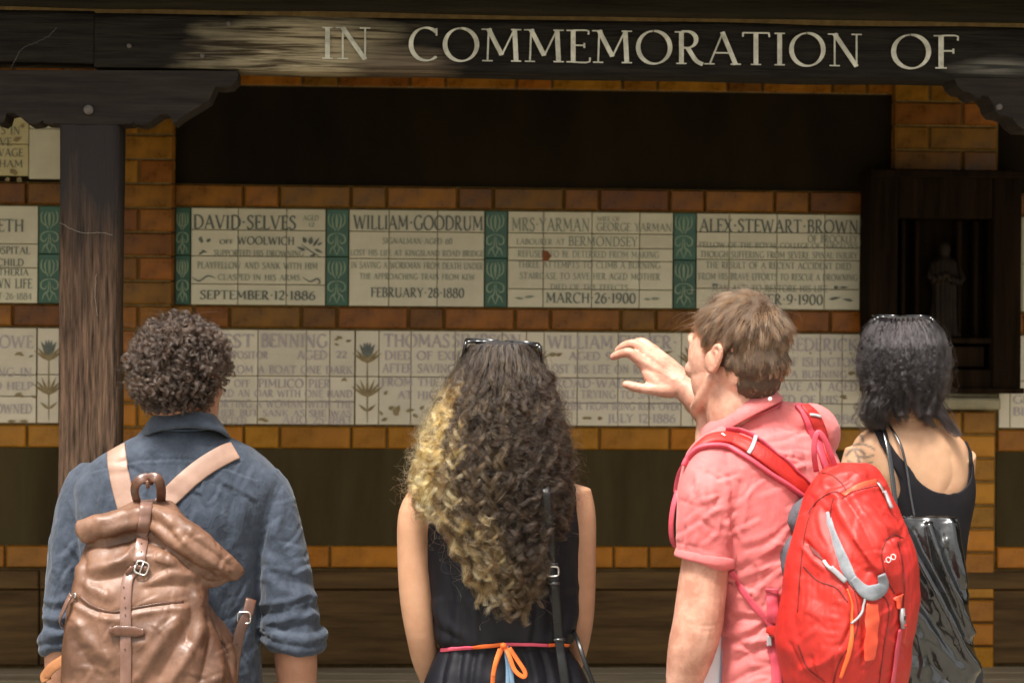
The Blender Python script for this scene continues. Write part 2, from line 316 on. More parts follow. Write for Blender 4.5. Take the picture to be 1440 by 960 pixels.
# the beam's worn patches and the post's dark top
BY = -1.4                                      # plane of the post, its bracket and the lettered beam
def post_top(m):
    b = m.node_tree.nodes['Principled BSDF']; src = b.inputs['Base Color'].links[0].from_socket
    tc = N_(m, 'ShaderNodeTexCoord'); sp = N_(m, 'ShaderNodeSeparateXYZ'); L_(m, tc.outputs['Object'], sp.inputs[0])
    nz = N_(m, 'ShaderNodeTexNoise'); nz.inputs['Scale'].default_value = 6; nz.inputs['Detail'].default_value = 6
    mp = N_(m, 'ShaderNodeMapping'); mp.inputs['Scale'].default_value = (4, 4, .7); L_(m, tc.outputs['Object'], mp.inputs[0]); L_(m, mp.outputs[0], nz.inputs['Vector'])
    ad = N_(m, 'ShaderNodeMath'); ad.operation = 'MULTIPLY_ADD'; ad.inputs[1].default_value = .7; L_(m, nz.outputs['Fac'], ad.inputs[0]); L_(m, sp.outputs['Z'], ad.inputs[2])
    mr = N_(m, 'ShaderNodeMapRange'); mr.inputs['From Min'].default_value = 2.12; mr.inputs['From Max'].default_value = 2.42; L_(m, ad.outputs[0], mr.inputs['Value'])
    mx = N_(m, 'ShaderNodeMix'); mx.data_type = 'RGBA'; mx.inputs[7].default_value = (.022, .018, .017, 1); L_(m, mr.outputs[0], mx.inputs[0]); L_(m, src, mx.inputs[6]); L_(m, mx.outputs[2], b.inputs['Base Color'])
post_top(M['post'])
M['skin_a'] = mat('skin', (.36, .175, .105), (.46, .24, .155), 12, .5, bump=.45, bscale=160, sss=.25, spec=.35, bdist=.0008)
M['skin_b'] = mat('skin_olive', (.40, .21, .12), (.48, .27, .165), 10, .5, bump=.2, bscale=160, sss=.25, spec=.35, bdist=.0008)
M['skin_c'] = mat('skin_pink', (.40, .185, .125), (.60, .33, .24), 22, .48, bump=.5, bscale=140, sss=.3, spec=.4, bdist=.0008)
M['skin_d'] = mat('skin_tan', (.42, .235, .135), (.50, .295, .18), 9, .5, bump=.2, bscale=160, sss=.25, spec=.35, bdist=.0008)
def ink(m):                                    # tattoo pigment painted where the vertex attribute 'ink' says
    b = m.node_tree.nodes['Principled BSDF']; src = b.inputs['Base Color'].links[0].from_socket
    at = N_(m, 'ShaderNodeAttribute'); at.attribute_name = 'ink'; mx = N_(m, 'ShaderNodeMix'); mx.data_type = 'RGBA'; mx.inputs[7].default_value = (.05, .06, .06, 1)
    L_(m, at.outputs['Fac'], mx.inputs[0]); L_(m, src, mx.inputs[6]); L_(m, mx.outputs[2], b.inputs['Base Color'])
ink(M['skin_d'])
M['linen'] = weave(mat('blue_linen', (.020, .029, .046), (.040, .053, .078), 26, .85, bump=.55, bscale=70, sheen=.12, bdist=.003), 700, .6, .38, 15, .008)
M['linen_dark'] = weave(mat('blue_linen_inside', (.030, .048, .080), (.045, .07, .11), 26, .85, bump=.5, bscale=70, bdist=.003), 700, .5)
M['pink'] = weave(mat('pink_cotton', (.50, .105, .105), (.60, .155, .15), 9, .8, bump=.35, bscale=46, sheen=.1, bdist=.003), 900, .4, .22, 11, .008)
M['pink_dark'] = mat('pink_seam', (.46, .07, .09), (.50, .09, .10), 20, .8)
M['red'] = weave(mat('red_nylon', (.38, .010, .006), (.47, .017, .009), 8, .52, .62, bump=.3, bscale=34, bdist=.003), 600, .35, .30, 9, .010)
M['red_panel'] = weave(mat('orange_red_nylon', (.74, .065, .025), (.80, .085, .035), 8, .45, bump=.25, bscale=30, bdist=.003), 600, .35)
M['red_strap'] = weave(mat('rose_webbing', (.46, .045, .075), (.54, .065, .095), 20, .6, bump=.3, bscale=60), 500, .5)
M['red_dark'] = mat('dark_red_inside', (.07, .004, .003), (.12, .008, .006), 20, .7)
M['orange_cord'] = mat('orange_piping', (.80, .10, .02), (.85, .14, .03), 20, .5)
M['grey_mesh'] = weave(mat('grey_padding', (.05, .05, .06), (.08, .08, .095), 40, .8, bump=.5, bscale=200), 400, .6)
M['grey_cloth'] = weave(mat('grey_cloth', (.16, .17, .19), (.25, .265, .285), 30, .8, bump=.5, bscale=60, bdist=.003), 600, .3)
M['silver'] = mat('bright_metal', (.62, .60, .56), (.72, .70, .66), 40, .28, metal=1.0)
M['buckle_grey'] = mat('grey_plastic', (.24, .23, .24), (.30, .29, .30), 30, .4)
M['reflect'] = mat('reflective_tape', (.30, .32, .33), (.38, .40, .41), 60, .35)
M['white_print'] = mat('white_print', (.75, .72, .70), None, 10, .6)
M['leather'] = weave(mat('brown_leather', (.080, .036, .020), (.195, .098, .058), 9, .38, .56, bump=.4, bscale=70, spec=.5, bdist=.002, detail=9), 1200, .08, .30, 9, .007)
M['leather_dark'] = mat('dark_leather', (.075, .028, .014), (.125, .050, .026), 18, .28, .4, bump=.3, bscale=90, spec=.6, coat=.2, bdist=.001)
M['leather_tan'] = mat('tan_leather', (.30, .12, .045), (.40, .17, .07), 18, .35, bump=.3, bscale=90, bdist=.001)
M['leather_mid'] = mat('taupe_leather', (.13, .065, .045), (.19, .10, .072), 14, .3, .4, bump=.3, bscale=90, spec=.6, coat=.15, bdist=.001)
M['natural'] = mat('natural_leather_strap', (.27, .160, .115), (.33, .205, .150), 14, .5, bump=.25, bscale=120, bdist=.001)
M['stitch'] = mat('stitching', (.09, .04, .02), None, 10, .8)
M['black_satin'] = weave(mat('black_satin', (.005, .005, .008), (.009, .009, .013), 6, .55, spec=.25, bump=.3, bscale=14, bdist=.004), 900, .15)
M['black_rib'] = mat('black_ribbed_jersey', (.010, .009, .011), (.016, .014, .017), 8, .9, spec=.2, bump=.3, bscale=30)
M['black_gloss'] = mat('black_patent', (.004, .004, .004), (.006, .006, .006), 5, .14, .24, bump=.5, bscale=11, spec=.8, coat=.5, bdist=.006)
M['trousers'] = weave(mat('dark_trousers', (.02, .022, .03), (.035, .038, .05), 20, .85, bump=.4, bscale=60), 700, .4)
M['khaki'] = weave(mat('khaki_trousers', (.26, .20, .13), (.32, .25, .17), 20, .85, bump=.4, bscale=60), 700, .4)
M['shoe'] = mat('dark_shoe', (.03, .02, .015), (.05, .035, .025), 20, .4)
M['cord_orange'] = mat('orange_ribbon', (.78, .13, .015), (.86, .18, .03), 20, .6)
M['cord_pink'] = mat('pink_ribbon', (.62, .07, .13), (.70, .10, .16), 20, .6)
M['cord_blue'] = mat('blue_ribbon', (.12, .22, .34), (.18, .28, .40), 20, .6)
M['gold'] = mat('gold_chain', (.80, .55, .28), None, 10, .3, metal=1.0)
M['paper'] = mat('white_paper', (.70, .72, .76), (.76, .78, .82), 10, .7)
M['card_blue'] = mat('blue_grey_card', (.22, .27, .36), None, 10, .6)
M['lens'] = mat('sunglasses_plastic', (.008, .008, .009), None, 10, .12, spec=.8)
M['eye'] = mat('eye', (.7, .68, .64), None, 10, .2)
def hairmat(name, c1, c2, rough=.32, tone=False, ca=None, cb=None):
    """hair: colour between c1 and c2 by a random tone per strand, or by the strand attribute 'tone' towards ca, cb"""
    m = bpy.data.materials.new(name); m.use_nodes = True; nt = m.node_tree; N, L = nt.nodes, nt.links; N.remove(N['Principled BSDF'])
    h = N.new('ShaderNodeBsdfHairPrincipled'); h.parametrization = 'COLOR'; h.inputs['Roughness'].default_value = rough; h.inputs['Radial Roughness'].default_value = .45; h.inputs['IOR'].default_value = 1.42
    a = N.new('ShaderNodeAttribute'); a.attribute_name = 'rnd'; mx = N.new('ShaderNodeMix'); mx.data_type = 'RGBA'; mx.inputs[6].default_value = (*c1, 1); mx.inputs[7].default_value = (*c2, 1); L.new(a.outputs['Fac'], mx.inputs[0]); out = mx.outputs[2]
    if tone:
        t = N.new('ShaderNodeAttribute'); t.attribute_name = 'tone'; m2 = N.new('ShaderNodeMix'); m2.data_type = 'RGBA'; m2.inputs[6].default_value = (*ca, 1); m2.inputs[7].default_value = (*cb, 1); L.new(a.outputs['Fac'], m2.inputs[0])
        m3 = N.new('ShaderNodeMix'); m3.data_type = 'RGBA'; L.new(t.outputs['Fac'], m3.inputs[0]); L.new(out, m3.inputs[6]); L.new(m2.outputs[2], m3.inputs[7]); out = m3.outputs[2]
    L.new(out, h.inputs['Color']); L.new(h.outputs[0], N['Material Output'].inputs[0]); return m
M['hair_a'] = hairmat('brown_curls', (.008, .0055, .004), (.075, .050, .037), .32)
M['hair_b'] = hairmat('dark_curls', (.002, .0015, .0015), (.020, .011, .008), .27, True, (.32, .155, .035), (.82, .58, .27))
M['hair_c'] = hairmat('light_brown_hair', (.016, .008, .004), (.20, .108, .055), .32)
M['hair_d'] = hairmat('black_hair', (.002, .0017, .0018), (.038, .030, .032), .25)
M['under_a'] = mat('hair_shade', (.022, .015, .012), (.04, .028, .022), 50, .9)
M['under_b'] = mat('dark_hair_shade', (.010, .008, .007), (.02, .014, .012), 50, .9)
M['under_c'] = mat('brown_hair_shade', (.05, .03, .018), (.08, .05, .03), 50, .9)

M['patent_strap'] = mat('patent_strap', (.004, .004, .004), (.007, .007, .007), 20, .3, .45, bump=.4, bscale=60, spec=.4)

# ------------------------------------------------------------------ Roman lettering
def arc(cx, cy, rx, ry, a0, a1, n=14):
    t = np.radians(np.linspace(a0, a1, n)); return [(cx + rx * math.cos(x), cy + ry * math.sin(x)) for x in t]
# stroke kinds: T thick, n thin, a pen angle; s a serif at a point
G = {
 'A': (.78, [('n', [(.06, 0), (.40, 1)]), ('T', [(.38, 1), (.72, 0)]), ('n', [(.17, .36), (.60, .36)])], [(.06, 0), (.72, 0)]),
 'B': (.60, [('T', [(.14, 0), (.14, 1)]), ('a', [(.14, 1)] + arc(.28, .77, .22, .23, 90, -90) + [(.14, .54)]), ('a', [(.14, .54)] + arc(.30, .27, .26, .27, 90, -90) + [(.14, 0)])], [(.10, 0), (.10, 1)]),
 'C': (.78, [('a', arc(.45, .5, .38, .5, 48, 312, 24)), ('n', [(.71, .99), (.71, .76)])], []),
 'D': (.80, [('T', [(.14, 0), (.14, 1)]), ('a', [(.14, 1)] + arc(.28, .5, .46, .5, 90, -90, 20) + [(.14, 0)])], [(.10, 0), (.10, 1)]),
 'E': (.56, [('T', [(.14, 0), (.14, 1)]), ('n', [(.14, .985), (.50, .985), (.52, .86)]), ('n', [(.14, .53), (.42, .53)]), ('n', [(.42, .60), (.42, .45)]), ('n', [(.14, .015), (.52, .015), (.56, .16)])], [(.10, 0), (.10, 1)]),
 'F': (.54, [('T', [(.14, 0), (.14, 1)]), ('n', [(.14, .985), (.50, .985), (.52, .84)]), ('n', [(.14, .53), (.42, .53)]), ('n', [(.42, .60), (.42, .45)])], [(.14, 0), (.10, 1)]),
 'G': (.82, [('a', arc(.45, .5, .38, .5, 48, 318, 24)), ('T', [(.74, .08), (.74, .42)])], [(.74, .43)]),
 'H': (.80, [('T', [(.14, 0), (.14, 1)]), ('T', [(.66, 0), (.66, 1)]), ('n', [(.14, .52), (.66, .52)])], [(.14, 0), (.14, 1), (.66, 0), (.66, 1)]),
 'I': (.30, [('T', [(.15, 0), (.15, 1)])], [(.15, 0), (.15, 1)]),
 'J': (.34, [('T', [(.20, 1), (.20, .1)]), ('a', [(.20, .12), (.15, -.06), (.02, -.1)])], [(.20, 1)]),
 'K': (.74, [('T', [(.14, 0), (.14, 1)]), ('n', [(.62, 1), (.14, .46)]), ('T', [(.26, .6), (.68, 0)])], [(.14, 0), (.14, 1), (.62, 1), (.68, 0)]),
 'L': (.56, [('T', [(.14, 0), (.14, 1)]), ('n', [(.14, .015), (.50, .015), (.54, .17)])], [(.10, 0), (.14, 1)]),
 'M': (.98, [('n', [(.12, 0), (.15, 1)]), ('T', [(.14, 1), (.48, .2)]), ('n', [(.48, .2), (.80, 1)]), ('T', [(.80, 1), (.84, 0)])], [(.12, 0), (.84, 0), (.10, 1), (.84, 1)]),
 'N': (.84, [('n', [(.14, 0), (.14, 1)]), ('T', [(.13, 1), (.69, 0)]), ('n', [(.69, 0), (.69, 1)])], [(.14, 0), (.10, 1), (.69, 1)]),
 'O': (.92, [('a', arc(.46, .5, .40, .5, 90, 455, 32))], []),
 'P': (.58, [('T', [(.14, 0), (.14, 1)]), ('a', [(.14, 1)] + arc(.28, .73, .25, .27, 90, -90) + [(.14, .46)])], [(.14, 0), (.10, 1)]),
 'Q': (.92, [('a', arc(.46, .5, .40, .5, 90, 455, 32)), ('T', [(.5, .1), (.86, -.14)])], []),
 'R': (.70, [('T', [(.14, 0), (.14, 1)]), ('a', [(.14, 1)] + arc(.28, .75, .23, .25, 90, -90) + [(.14, .5)]), ('T', [(.30, .5), (.50, .12), (.68, 0)])], [(.14, 0), (.10, 1)]),
 'S': (.54, [('a', [(.46, .92), (.30, 1.0), (.12, .90), (.11, .72), (.28, .55), (.44, .40), (.48, .20), (.34, .02), (.18, 0), (.06, .09)]), ('n', [(.46, .98), (.46, .80)]), ('n', [(.06, .02), (.06, .2)])], []),
 'T': (.72, [('T', [(.36, 0), (.36, 1)]), ('n', [(.04, .985), (.68, .985)]), ('n', [(.04, 1.0), (.03, .86)]), ('n', [(.68, 1.0), (.70, .86)])], [(.36, 0)]),
 'U': (.80, [('T', [(.14, 1), (.14, .35)]), ('a', [(.14, .37)] + arc(.40, .3, .26, .3, 180, 360, 12) + [(.66, .37)]), ('n', [(.66, .35), (.66, 1)])], [(.14, 1), (.66, 1)]),
 'V': (.76, [('T', [(.06, 1), (.39, 0)]), ('n', [(.39, 0), (.70, 1)])], [(.06, 1), (.70, 1)]),
 'W': (1.12, [('T', [(.06, 1), (.33, 0)]), ('n', [(.33, 0), (.56, .92)]), ('T', [(.55, .92), (.80, 0)]), ('n', [(.80, 0), (1.04, 1)])], [(.06, 1), (1.04, 1)]),
 'X': (.72, [('T', [(.08, 1), (.64, 0)]), ('n', [(.62, 1), (.08, 0)])], [(.08, 1), (.62, 1), (.08, 0), (.64, 0)]),
 'Y': (.70, [('T', [(.06, 1), (.35, .48)]), ('n', [(.35, .48), (.64, 1)]), ('T', [(.35, .5), (.35, 0)])], [(.06, 1), (.64, 1), (.35, 0)]),
 'Z': (.64, [('n', [(.08, .985), (.56, .985)]), ('T', [(.56, .98), (.08, .02)]), ('n', [(.08, .015), (.58, .015)])], []),
 '0': (.62, [('a', arc(.31, .5, .24, .5, 90, 455, 26))], []), '1': (.34, [('T', [(.17, 0), (.17, 1)])], [(.17, 0), (.12, 1)]),
 '2': (.56, [('a', arc(.27, .74, .20, .26, 160, -30, 12) + [(.06, .02)]), ('T', [(.06, .03), (.52, .03)])], []),
 '3': (.54, [('a', arc(.24, .76, .20, .24, 150, -80, 12)), ('a', arc(.24, .27, .24, .27, 90, -150, 14))], []),
 '4': (.62, [('n', [(.42, 1), (.05, .3), (.58, .3)]), ('T', [(.42, 1), (.42, 0)])], []),
 '5': (.54, [('n', [(.14, 1), (.46, 1)]), ('n', [(.14, 1), (.12, .56)]), ('a', [(.12, .56)] + arc(.24, .3, .24, .3, 100, -150, 14))], []),
 '6': (.60, [('a', arc(.30, .3, .23, .3, 90, 455, 22)), ('a', [(.50, .98), (.2, .78), (.08, .35)])], []),
 '7': (.54, [('n', [(.04, .98), (.50, .98)]), ('T', [(.50, .98), (.18, 0)])], []),
 '8': (.60, [('a', arc(.30, .77, .18, .23, 90, 455, 20)), ('a', arc(.30, .27, .24, .28, 90, 455, 22))], []),
 '9': (.60, [('a', arc(.30, .7, .23, .3, 90, 455, 22)), ('a', [(.52, .66), (.42, .2), (.10, .02)])], []),
 '·': (.34, [('T', [(.17, .44), (.17, .58)])], []), '.': (.26, [('T', [(.13, 0), (.13, .12)])], []), ' ': (.42, [], []),
}
def stroke(mb, pts, w, f3, z):
    p = np.array(pts, float)
    if len(p) > 2: p = spl(p, len(p) * 2)
    t = nrm(np.gradient(p, axis=0)); nn = np.stack([-t[:, 1], t[:, 0]], 1); w = np.broadcast_to(w, (len(p),)) / 2
    a = p + nn * w[:, None]; b = p - nn * w[:, None]; k = len(p)
    v = [f3(x, y, z) for x, y in np.vstack([a, b])]
    mb.add(v, [(i, k + i, k + i + 1, i + 1) for i in range(k - 1)])
def text(mb, s, f3, thick=.15, thin=.055, gap=.07, weights=True):
    """write s in a frame of height 1; f3(x in 0..1 of the width, y 0..1, lift) -> 3D point"""
    wd = sum(G[c][0] + gap for c in s) - gap; x = 0.0; lift = 0
    for c in s:
        g = G[c]
        for kind, pts in g[1]:
            p = np.array(pts, float); p[:, 0] += x; lift = (lift + 1) % 9
            pp = spl(p, len(p) * 2) if len(p) > 2 else p; t = nrm(np.gradient(pp, axis=0))
            ww = {'T': thick, 'n': thin}.get(kind) or (thin + (thick - thin) * np.abs(t[:, 1] * math.cos(.3) - t[:, 0] * math.sin(.3)) ** 1.3)
            stroke(mb, p, ww, lambda a, b, z: f3(a / wd, b, z), lift)
        for (sx, sy) in g[2]:
            lift = (lift + 1) % 9; yy = sy + (.02 if sy < .5 else -.02)
            stroke(mb, [(x + sx - .13, yy), (x + sx + .13, yy)], .04, lambda a, b, z: f3(a / wd, b, z), lift)
        x += g[0] + gap

# ------------------------------------------------------------------ the shelter: ground, wall, bricks, panels
gm = MB(); gm.box((-60, -80, -.5), (60, 30, 0)); tag(gm.obj('ground', M['soil'], smooth=False), kind='structure')
pv = bpy.data.objects.new('pavement', None); COL.objects.link(pv); pv['kind'] = 'structure'
slab = MB(); slab.box((-.296, -.296, -.02), (.296, .296, .024)); slab_me = slab.mesh('paving_slab', False); slab_me.materials.append(M['paving'])
for i in range(-5, 8):
    for j in range(9):
        o = link('paving_slab', slab_me, pv); o.location = (i * .6, -6.4 + j * .6, .004 + random.uniform(-.002, .002)); o.rotation_euler = (random.uniform(-.002, .002), 0, 0)
fl = MB(); fl.box((-5, -1.55, .02), (6, .3, .16)); tag(fl.obj('shelter_floor', M['stone'], smooth=False), kind='structure')

WX = lambda px, Y=0.0: float(P(px, 480, Y)[0])
WZ = lambda py, Y=0.0: float(P(720, py, Y)[2])
wall = thing('brick_wall', 'wall of amber glazed bricks with dark plaster bands behind the visitors', 'wall')
wb = MB(); wb.box((-5, .012, 0), (6, .35, 3.4)); wb.obj('wall_body', M['mortar'], wall, False)
BW, BH, J = WX(646) - WX(546), WZ(434) - WZ(463), .007
def brick_mesh(w, h, dep, m):
    b = MB(); b.box((0, 0, 0), (w, dep, h), .004); me = b.mesh('brick', False); me.materials.append(m); return me
_bm = {}
def brick(parent, x, y, z, w, h, dep=.03, m='brick'):
    k = (round(w, 3), round(h, 3), dep, m)
    if k not in _bm: _bm[k] = brick_mesh(w, h, dep, M[m])
    o = link('brick', _bm[k], parent); o.location = (x, y + random.uniform(-.0015, .0015), z); o.rotation_euler = (random.uniform(-.004, .004), 0, random.uniform(-.004, .004)); return o
def band(y0, y1, joint, phase, xa, xb, m='brick', Y=0.0):
    """one course of alternating stretchers and headers; joint: pixel of a joint where a header (phase 0) or stretcher (1) begins"""
    z0, z1 = WZ(y1), WZ(y0); x = WX(joint); k = phase; xs = WX(xa); xe = WX(xb)
    while x > xs: k ^= 1; x -= (BW / 2 if k == 0 else BW)
    while x < xe:
        w = BW / 2 if k == 0 else BW; a, b_ = max(x, xs), min(x + w, xe)
        if b_ - a > .02: brick(wall, a + J / 2, -.006, z0, b_ - a - J, z1 - z0, .03, m)
        x += w; k ^= 1
XL, XR = 243, 1255
for (xa, xb) in ((-170, 88), (XL, XR)):
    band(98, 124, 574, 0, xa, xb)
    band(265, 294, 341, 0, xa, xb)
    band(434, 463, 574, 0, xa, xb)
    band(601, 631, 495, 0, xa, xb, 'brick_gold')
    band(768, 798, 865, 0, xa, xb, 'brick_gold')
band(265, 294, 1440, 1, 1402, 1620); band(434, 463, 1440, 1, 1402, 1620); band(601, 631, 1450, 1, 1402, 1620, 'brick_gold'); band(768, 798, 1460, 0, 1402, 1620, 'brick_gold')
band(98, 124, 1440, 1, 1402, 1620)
def panel(x0, x1, y0, y1, m, dep=.004):
    b = MB(); b.box((WX(x0), dep, WZ(y1) + .004), (WX(x1), .03, WZ(y0) - .004)); return b.obj('plaster_panel', M[m], wall, False)
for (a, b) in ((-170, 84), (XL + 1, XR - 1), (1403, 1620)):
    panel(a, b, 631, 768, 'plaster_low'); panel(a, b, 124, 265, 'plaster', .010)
# piers: bricks in courses, proud of the wall
def pier(px0, px1, ys, name_label, Y, m, split=.33):
    t = thing('brick_pier', name_label, 'pier')
    x0, x1 = WX(px0, Y), WX(px1, Y); zt, zb = WZ(ys[0], Y), WZ(ys[-1], Y)
    c = MB(); c.box((x0 + .01, Y + .012, zb), (x1 - .01, .011, zt)); c.obj('pier_core', M['mortar'], t, False)
    n = max(1, round((zt - zb) / .0765)); h = (zt - zb) / n
    for r in range(n):
        z = zb + r * h; w = x1 - x0; cut = w * (split if r % 2 else 1 - split) if w > .18 else (w * .66 if r % 2 else w * .34)
        for a, b in ((0, cut), (cut, w)):
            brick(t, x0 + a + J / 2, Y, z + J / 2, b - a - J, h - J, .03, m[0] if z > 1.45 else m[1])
        for sx in (0, 1):                      # the returns of the pier
            q = MB(); q.box((x0 if not sx else x1 - .012, Y + .034, z + J / 2), (x0 + .012 if not sx else x1, -.008, z + h - J / 2)); q.obj('brick', M[m[1]], t, False)
    return t
pier(93, 243, (60, 1010), 'brown glazed brick pier behind the wooden post at the left', -.05, ('brick', 'brick_gold'))
pier(1255, 1402, (100, 238), 'short brown brick pier above the dark cabinet', -.04, ('brick', 'brick'), .34)
pier(1262, 1402, (574, 1010), 'orange glazed brick pier below the dark cabinet beside the woman in a tank top', -.04, ('brick_gold', 'brick_gold'), .34)
lg = MB(); lg.box((WX(1240, -.14), -.15, WZ(572, -.15)), (WX(1407, -.14), .01, WZ(556, -.15)), .006); lg.box((WX(1246, -.12), -.12, WZ(556, -.12) + .001), (WX(1403, -.12), .01, WZ(549, -.12)), .004)
tag(lg.obj('stone_ledge', M['stone'], smooth=False), 'worn stone ledge under the dark wooden cabinet', 'ledge')

# ------------------------------------------------------------------ tablets of tiles with lettering
def tab_text(parent, rows, m, Y=-.010, group_name='lettering', bold=1.0):
    for s, x0, x1, y0, y1 in rows:
        mb = MB(); X0, X1, ym = WX(x0), WX(x1), .5 * (y0 + y1)
        # rows follow the camera's small roll: take the height at the row's own place
        zt, zb = P(.5 * (x0 + x1), y0, Y)[2], P(.5 * (x0 + x1), y1, Y)[2]
        text(mb, s, lambda a, b, z: (X0 + (X1 - X0) * a, Y - z * .00006, zb + (zt - zb) * b), thick=.19 * bold, thin=.09 * bold)
        mb.obj(group_name, M[m], parent, False)
def tiles(parent, xs, y0, y1, cuts, m, name='tile'):
    """xs: pixel columns; cuts: pixel rows where the tiles meet"""
    ys = [y0] + list(cuts) + [y1]
    for a, b in zip(xs[:-1], xs[1:]):
        for c, d in zip(ys[:-1], ys[1:]):
            q = MB(); X0, X1 = WX(a), WX(b); q.box((0, 0, 0), (X1 - X0 - .0022, .03, WZ(c) - WZ(d) - .0022), .0012)
            o = q.obj(name, M[m], parent, False); o.location = (X0 + .0011, -.008 + random.uniform(-.0008, .0008), WZ(d) + .0011)
def curl(mb, pts, w, f):                       # a painted line, drawn in pixels
    p = spl(np.array(pts, float), len(pts) * 5); t = nrm(np.gradient(p, axis=0)); n2 = np.stack([-t[:, 1], t[:, 0]], 1)
    k = len(p); ww = w * (.35 + .65 * np.sin(np.linspace(.05, PI - .05, k)))[:, None] / 2
    v = [f(x, y) for x, y in np.vstack([p + n2 * ww, p - n2 * ww])]; mb.add(v, [(i, i + 1, k + i + 1, k + i) for i in range(k - 1)])
_lift = [0]
def FX(Y=-.0105):
    def f(x, y): return P(x, y, Y - _lift[0] * .00004)
    return f
def leaf(mb, x, y, l, w, ang):
    _lift[0] = (_lift[0] + 1) % 12; a = math.radians(ang); f = FX(-.0105)
    ps = [(0, 0), (.3, .5), (.6, .42), (1, 0), (.6, -.42), (.3, -.5)]; v = [f(x + l * u * math.cos(a) - w * s_ * math.sin(a), y - l * u * math.sin(a) - w * s_ * math.cos(a)) for u, s_ in ps]
    mb.add(v, [(5, 4, 3, 2, 1, 0)])
def border(parent, x0, x1, y0=297, y1=432):
    mid = (x0 + x1) / 2; hw = (x1 - x0) / 2 - 2; tiles(parent, [x0 + .6, x1 - .6], y0, y1, [(y0 + y1) / 2 - 1], 'tile_green', 'border_tile'); mb = MB()
    dy = (mid - 720) * .0073; k = hw / 14
    def c(pts, w):
        for s_ in (-1, 1):
            _lift[0] = (_lift[0] + 1) % 12; curl(mb, [(mid + s_ * a * k, b + dy) for a, b in pts], w, FX())
    for top in (y0, y0 + 67):
        c([(1.5, top + 30), (5, top + 22), (6, top + 12), (3, top + 5)], 2.2); c([(1, top + 28), (10, top + 20), (11, top + 10), (9, top + 5)], 2.0); c([(.6, top + 26), (.8, top + 14), (.4, top + 6)], 2.0)
        c([(0, top + 33), (6, top + 34), (11, top + 38), (11, top + 45), (6, top + 47), (4, top + 42)], 2.2); c([(1, top + 36), (2, top + 50), (7, top + 54), (10, top + 62)], 2.2); c([(0, top + 64), (3, top + 56), (5, top + 50)], 1.8)
    return mb.obj('border_ornament', M['green_line'], parent, False)
TG = 'upper row of tile tablets'; TL = 'lower row of tile tablets'
def tablet(label, xs, y0, y1, cuts, tm, group): 
    t = thing('memorial_tablet', label, 'memorial tablet', (0, 0, 0), group); tiles(t, xs, y0, y1, cuts, tm); return t
CW = 'tile'
t = tablet('cream tile tablet dated September 12 1886, just above the curly-haired man', [268, 334, 402, 457], 297, 432, [327.5, 364, 403], 'tile', TG)
border(t, 245, 268)
tab_text(t, [('DAVID·SELVES', 271, 415, 303, 322), ('OFF', 308, 327, 337, 343), ('WOOLWICH', 333, 413, 333, 344), ('SEPTEMBER·12·1886', 281, 443, 409, 421)], 'ink_dark', bold=.9)
tab_text(t, [('AGED', 425, 447, 303, 310), ('12', 433, 441, 313, 319), ('SUPPORTED HIS DROWNING', 300, 426, 352, 360), ('PLAYFELLOW AND SANK WITH HIM', 277, 446, 369, 378), ('CLASPED IN HIS ARMS.', 306, 424, 386, 394)], 'ink_green', bold=.85)
fb = MB()
for a_ in ((280, 339, 8, 5, 60), (284, 342, 8, 5, 100), (290, 340, 8, 5, 30), (283, 352, 9, 3, -20), (279, 358, 10, 3, 30), (430, 342, 10, 6, 110), (436, 344, 12, 7, 80), (440, 347, 16, 4, 55), (442, 350, 14, 4, -25), (430, 352, 14, 4, 160), (444, 358, 10, 4, 200), (446, 345, 9, 3, 30)): leaf(fb, *a_)
curl(fb, [(270, 390), (280, 395), (292, 388), (303, 391)], 2.2, FX()); curl(fb, [(426, 390), (436, 396), (446, 392), (450, 397), (446, 399)], 2.2, FX()); curl(fb, [(424, 344), (438, 354), (450, 361)], 1.8, FX())
fb.obj('flower_ornament', M['ink_dark'], t, False)
t = tablet('cream tile tablet dated February 28 1880, second from the left above the visitors', [490, 546, 614, 680], 297, 432, [327.5, 365.5], 'tile', TG)
border(t, 457, 490)
tab_text(t, [('WILLIAM·GOODRUM', 496, 678, 303.5, 323), ('FEBRUARY·28·1880', 521, 652, 405, 418)], 'ink_dark', bold=.9)
tab_text(t, [('SIGNALMAN·AGED 60', 537, 635, 335, 343), ('LOST HIS LIFE AT KINGSLAND ROAD BRIDGE', 492, 679, 352, 360), ('IN SAVING A WORKMAN FROM DEATH UNDER', 493, 678, 369, 378), ('THE APPROACHING TRAIN FROM KEW', 505, 667, 385, 393)], 'ink_green', bold=.8)
t = tablet('cream tile tablet dated March 26 1900 with a chipped brown patch', [713, 763, 831, 898, 945], 297, 432, [327.5, 348, 366, 406], 'tile', TG)
border(t, 680, 713)
tab_text(t, [('MARCH·26·1900', 767, 893, 412, 426)], 'ink_dark', bold=.85)
tab_text(t, [('MRS·YARMAN', 718, 828, 307, 325), ('WIFE OF', 838, 870, 305, 311), ('GEORGE YARMAN', 837, 943, 314, 325), ('LABOURER AT', 725, 793, 336, 344), ('BERMONDSEY', 798, 895, 333, 346), ('REFUSED TO BE DETERRED FROM MAKING', 727, 925, 353, 362), ('THREE ATTEMPTS TO CLIMB A BURNING', 727, 927, 368, 377), ('STAIRCASE TO SAVE HER AGED MOTHER', 730, 927, 384, 393), ('DIED OF THE EFFECTS', 773, 882, 400, 408)], 'ink_green', bold=.72)
fb = MB(); v = [P(x, y, -.0118) for x, y in ((763, 352), (771, 353), (775, 360), (771, 367), (763, 367))]; fb.add(v, [(4, 3, 2, 1, 0)]); fb.obj('chipped_patch', M['clay'], t, False)
fb = MB()
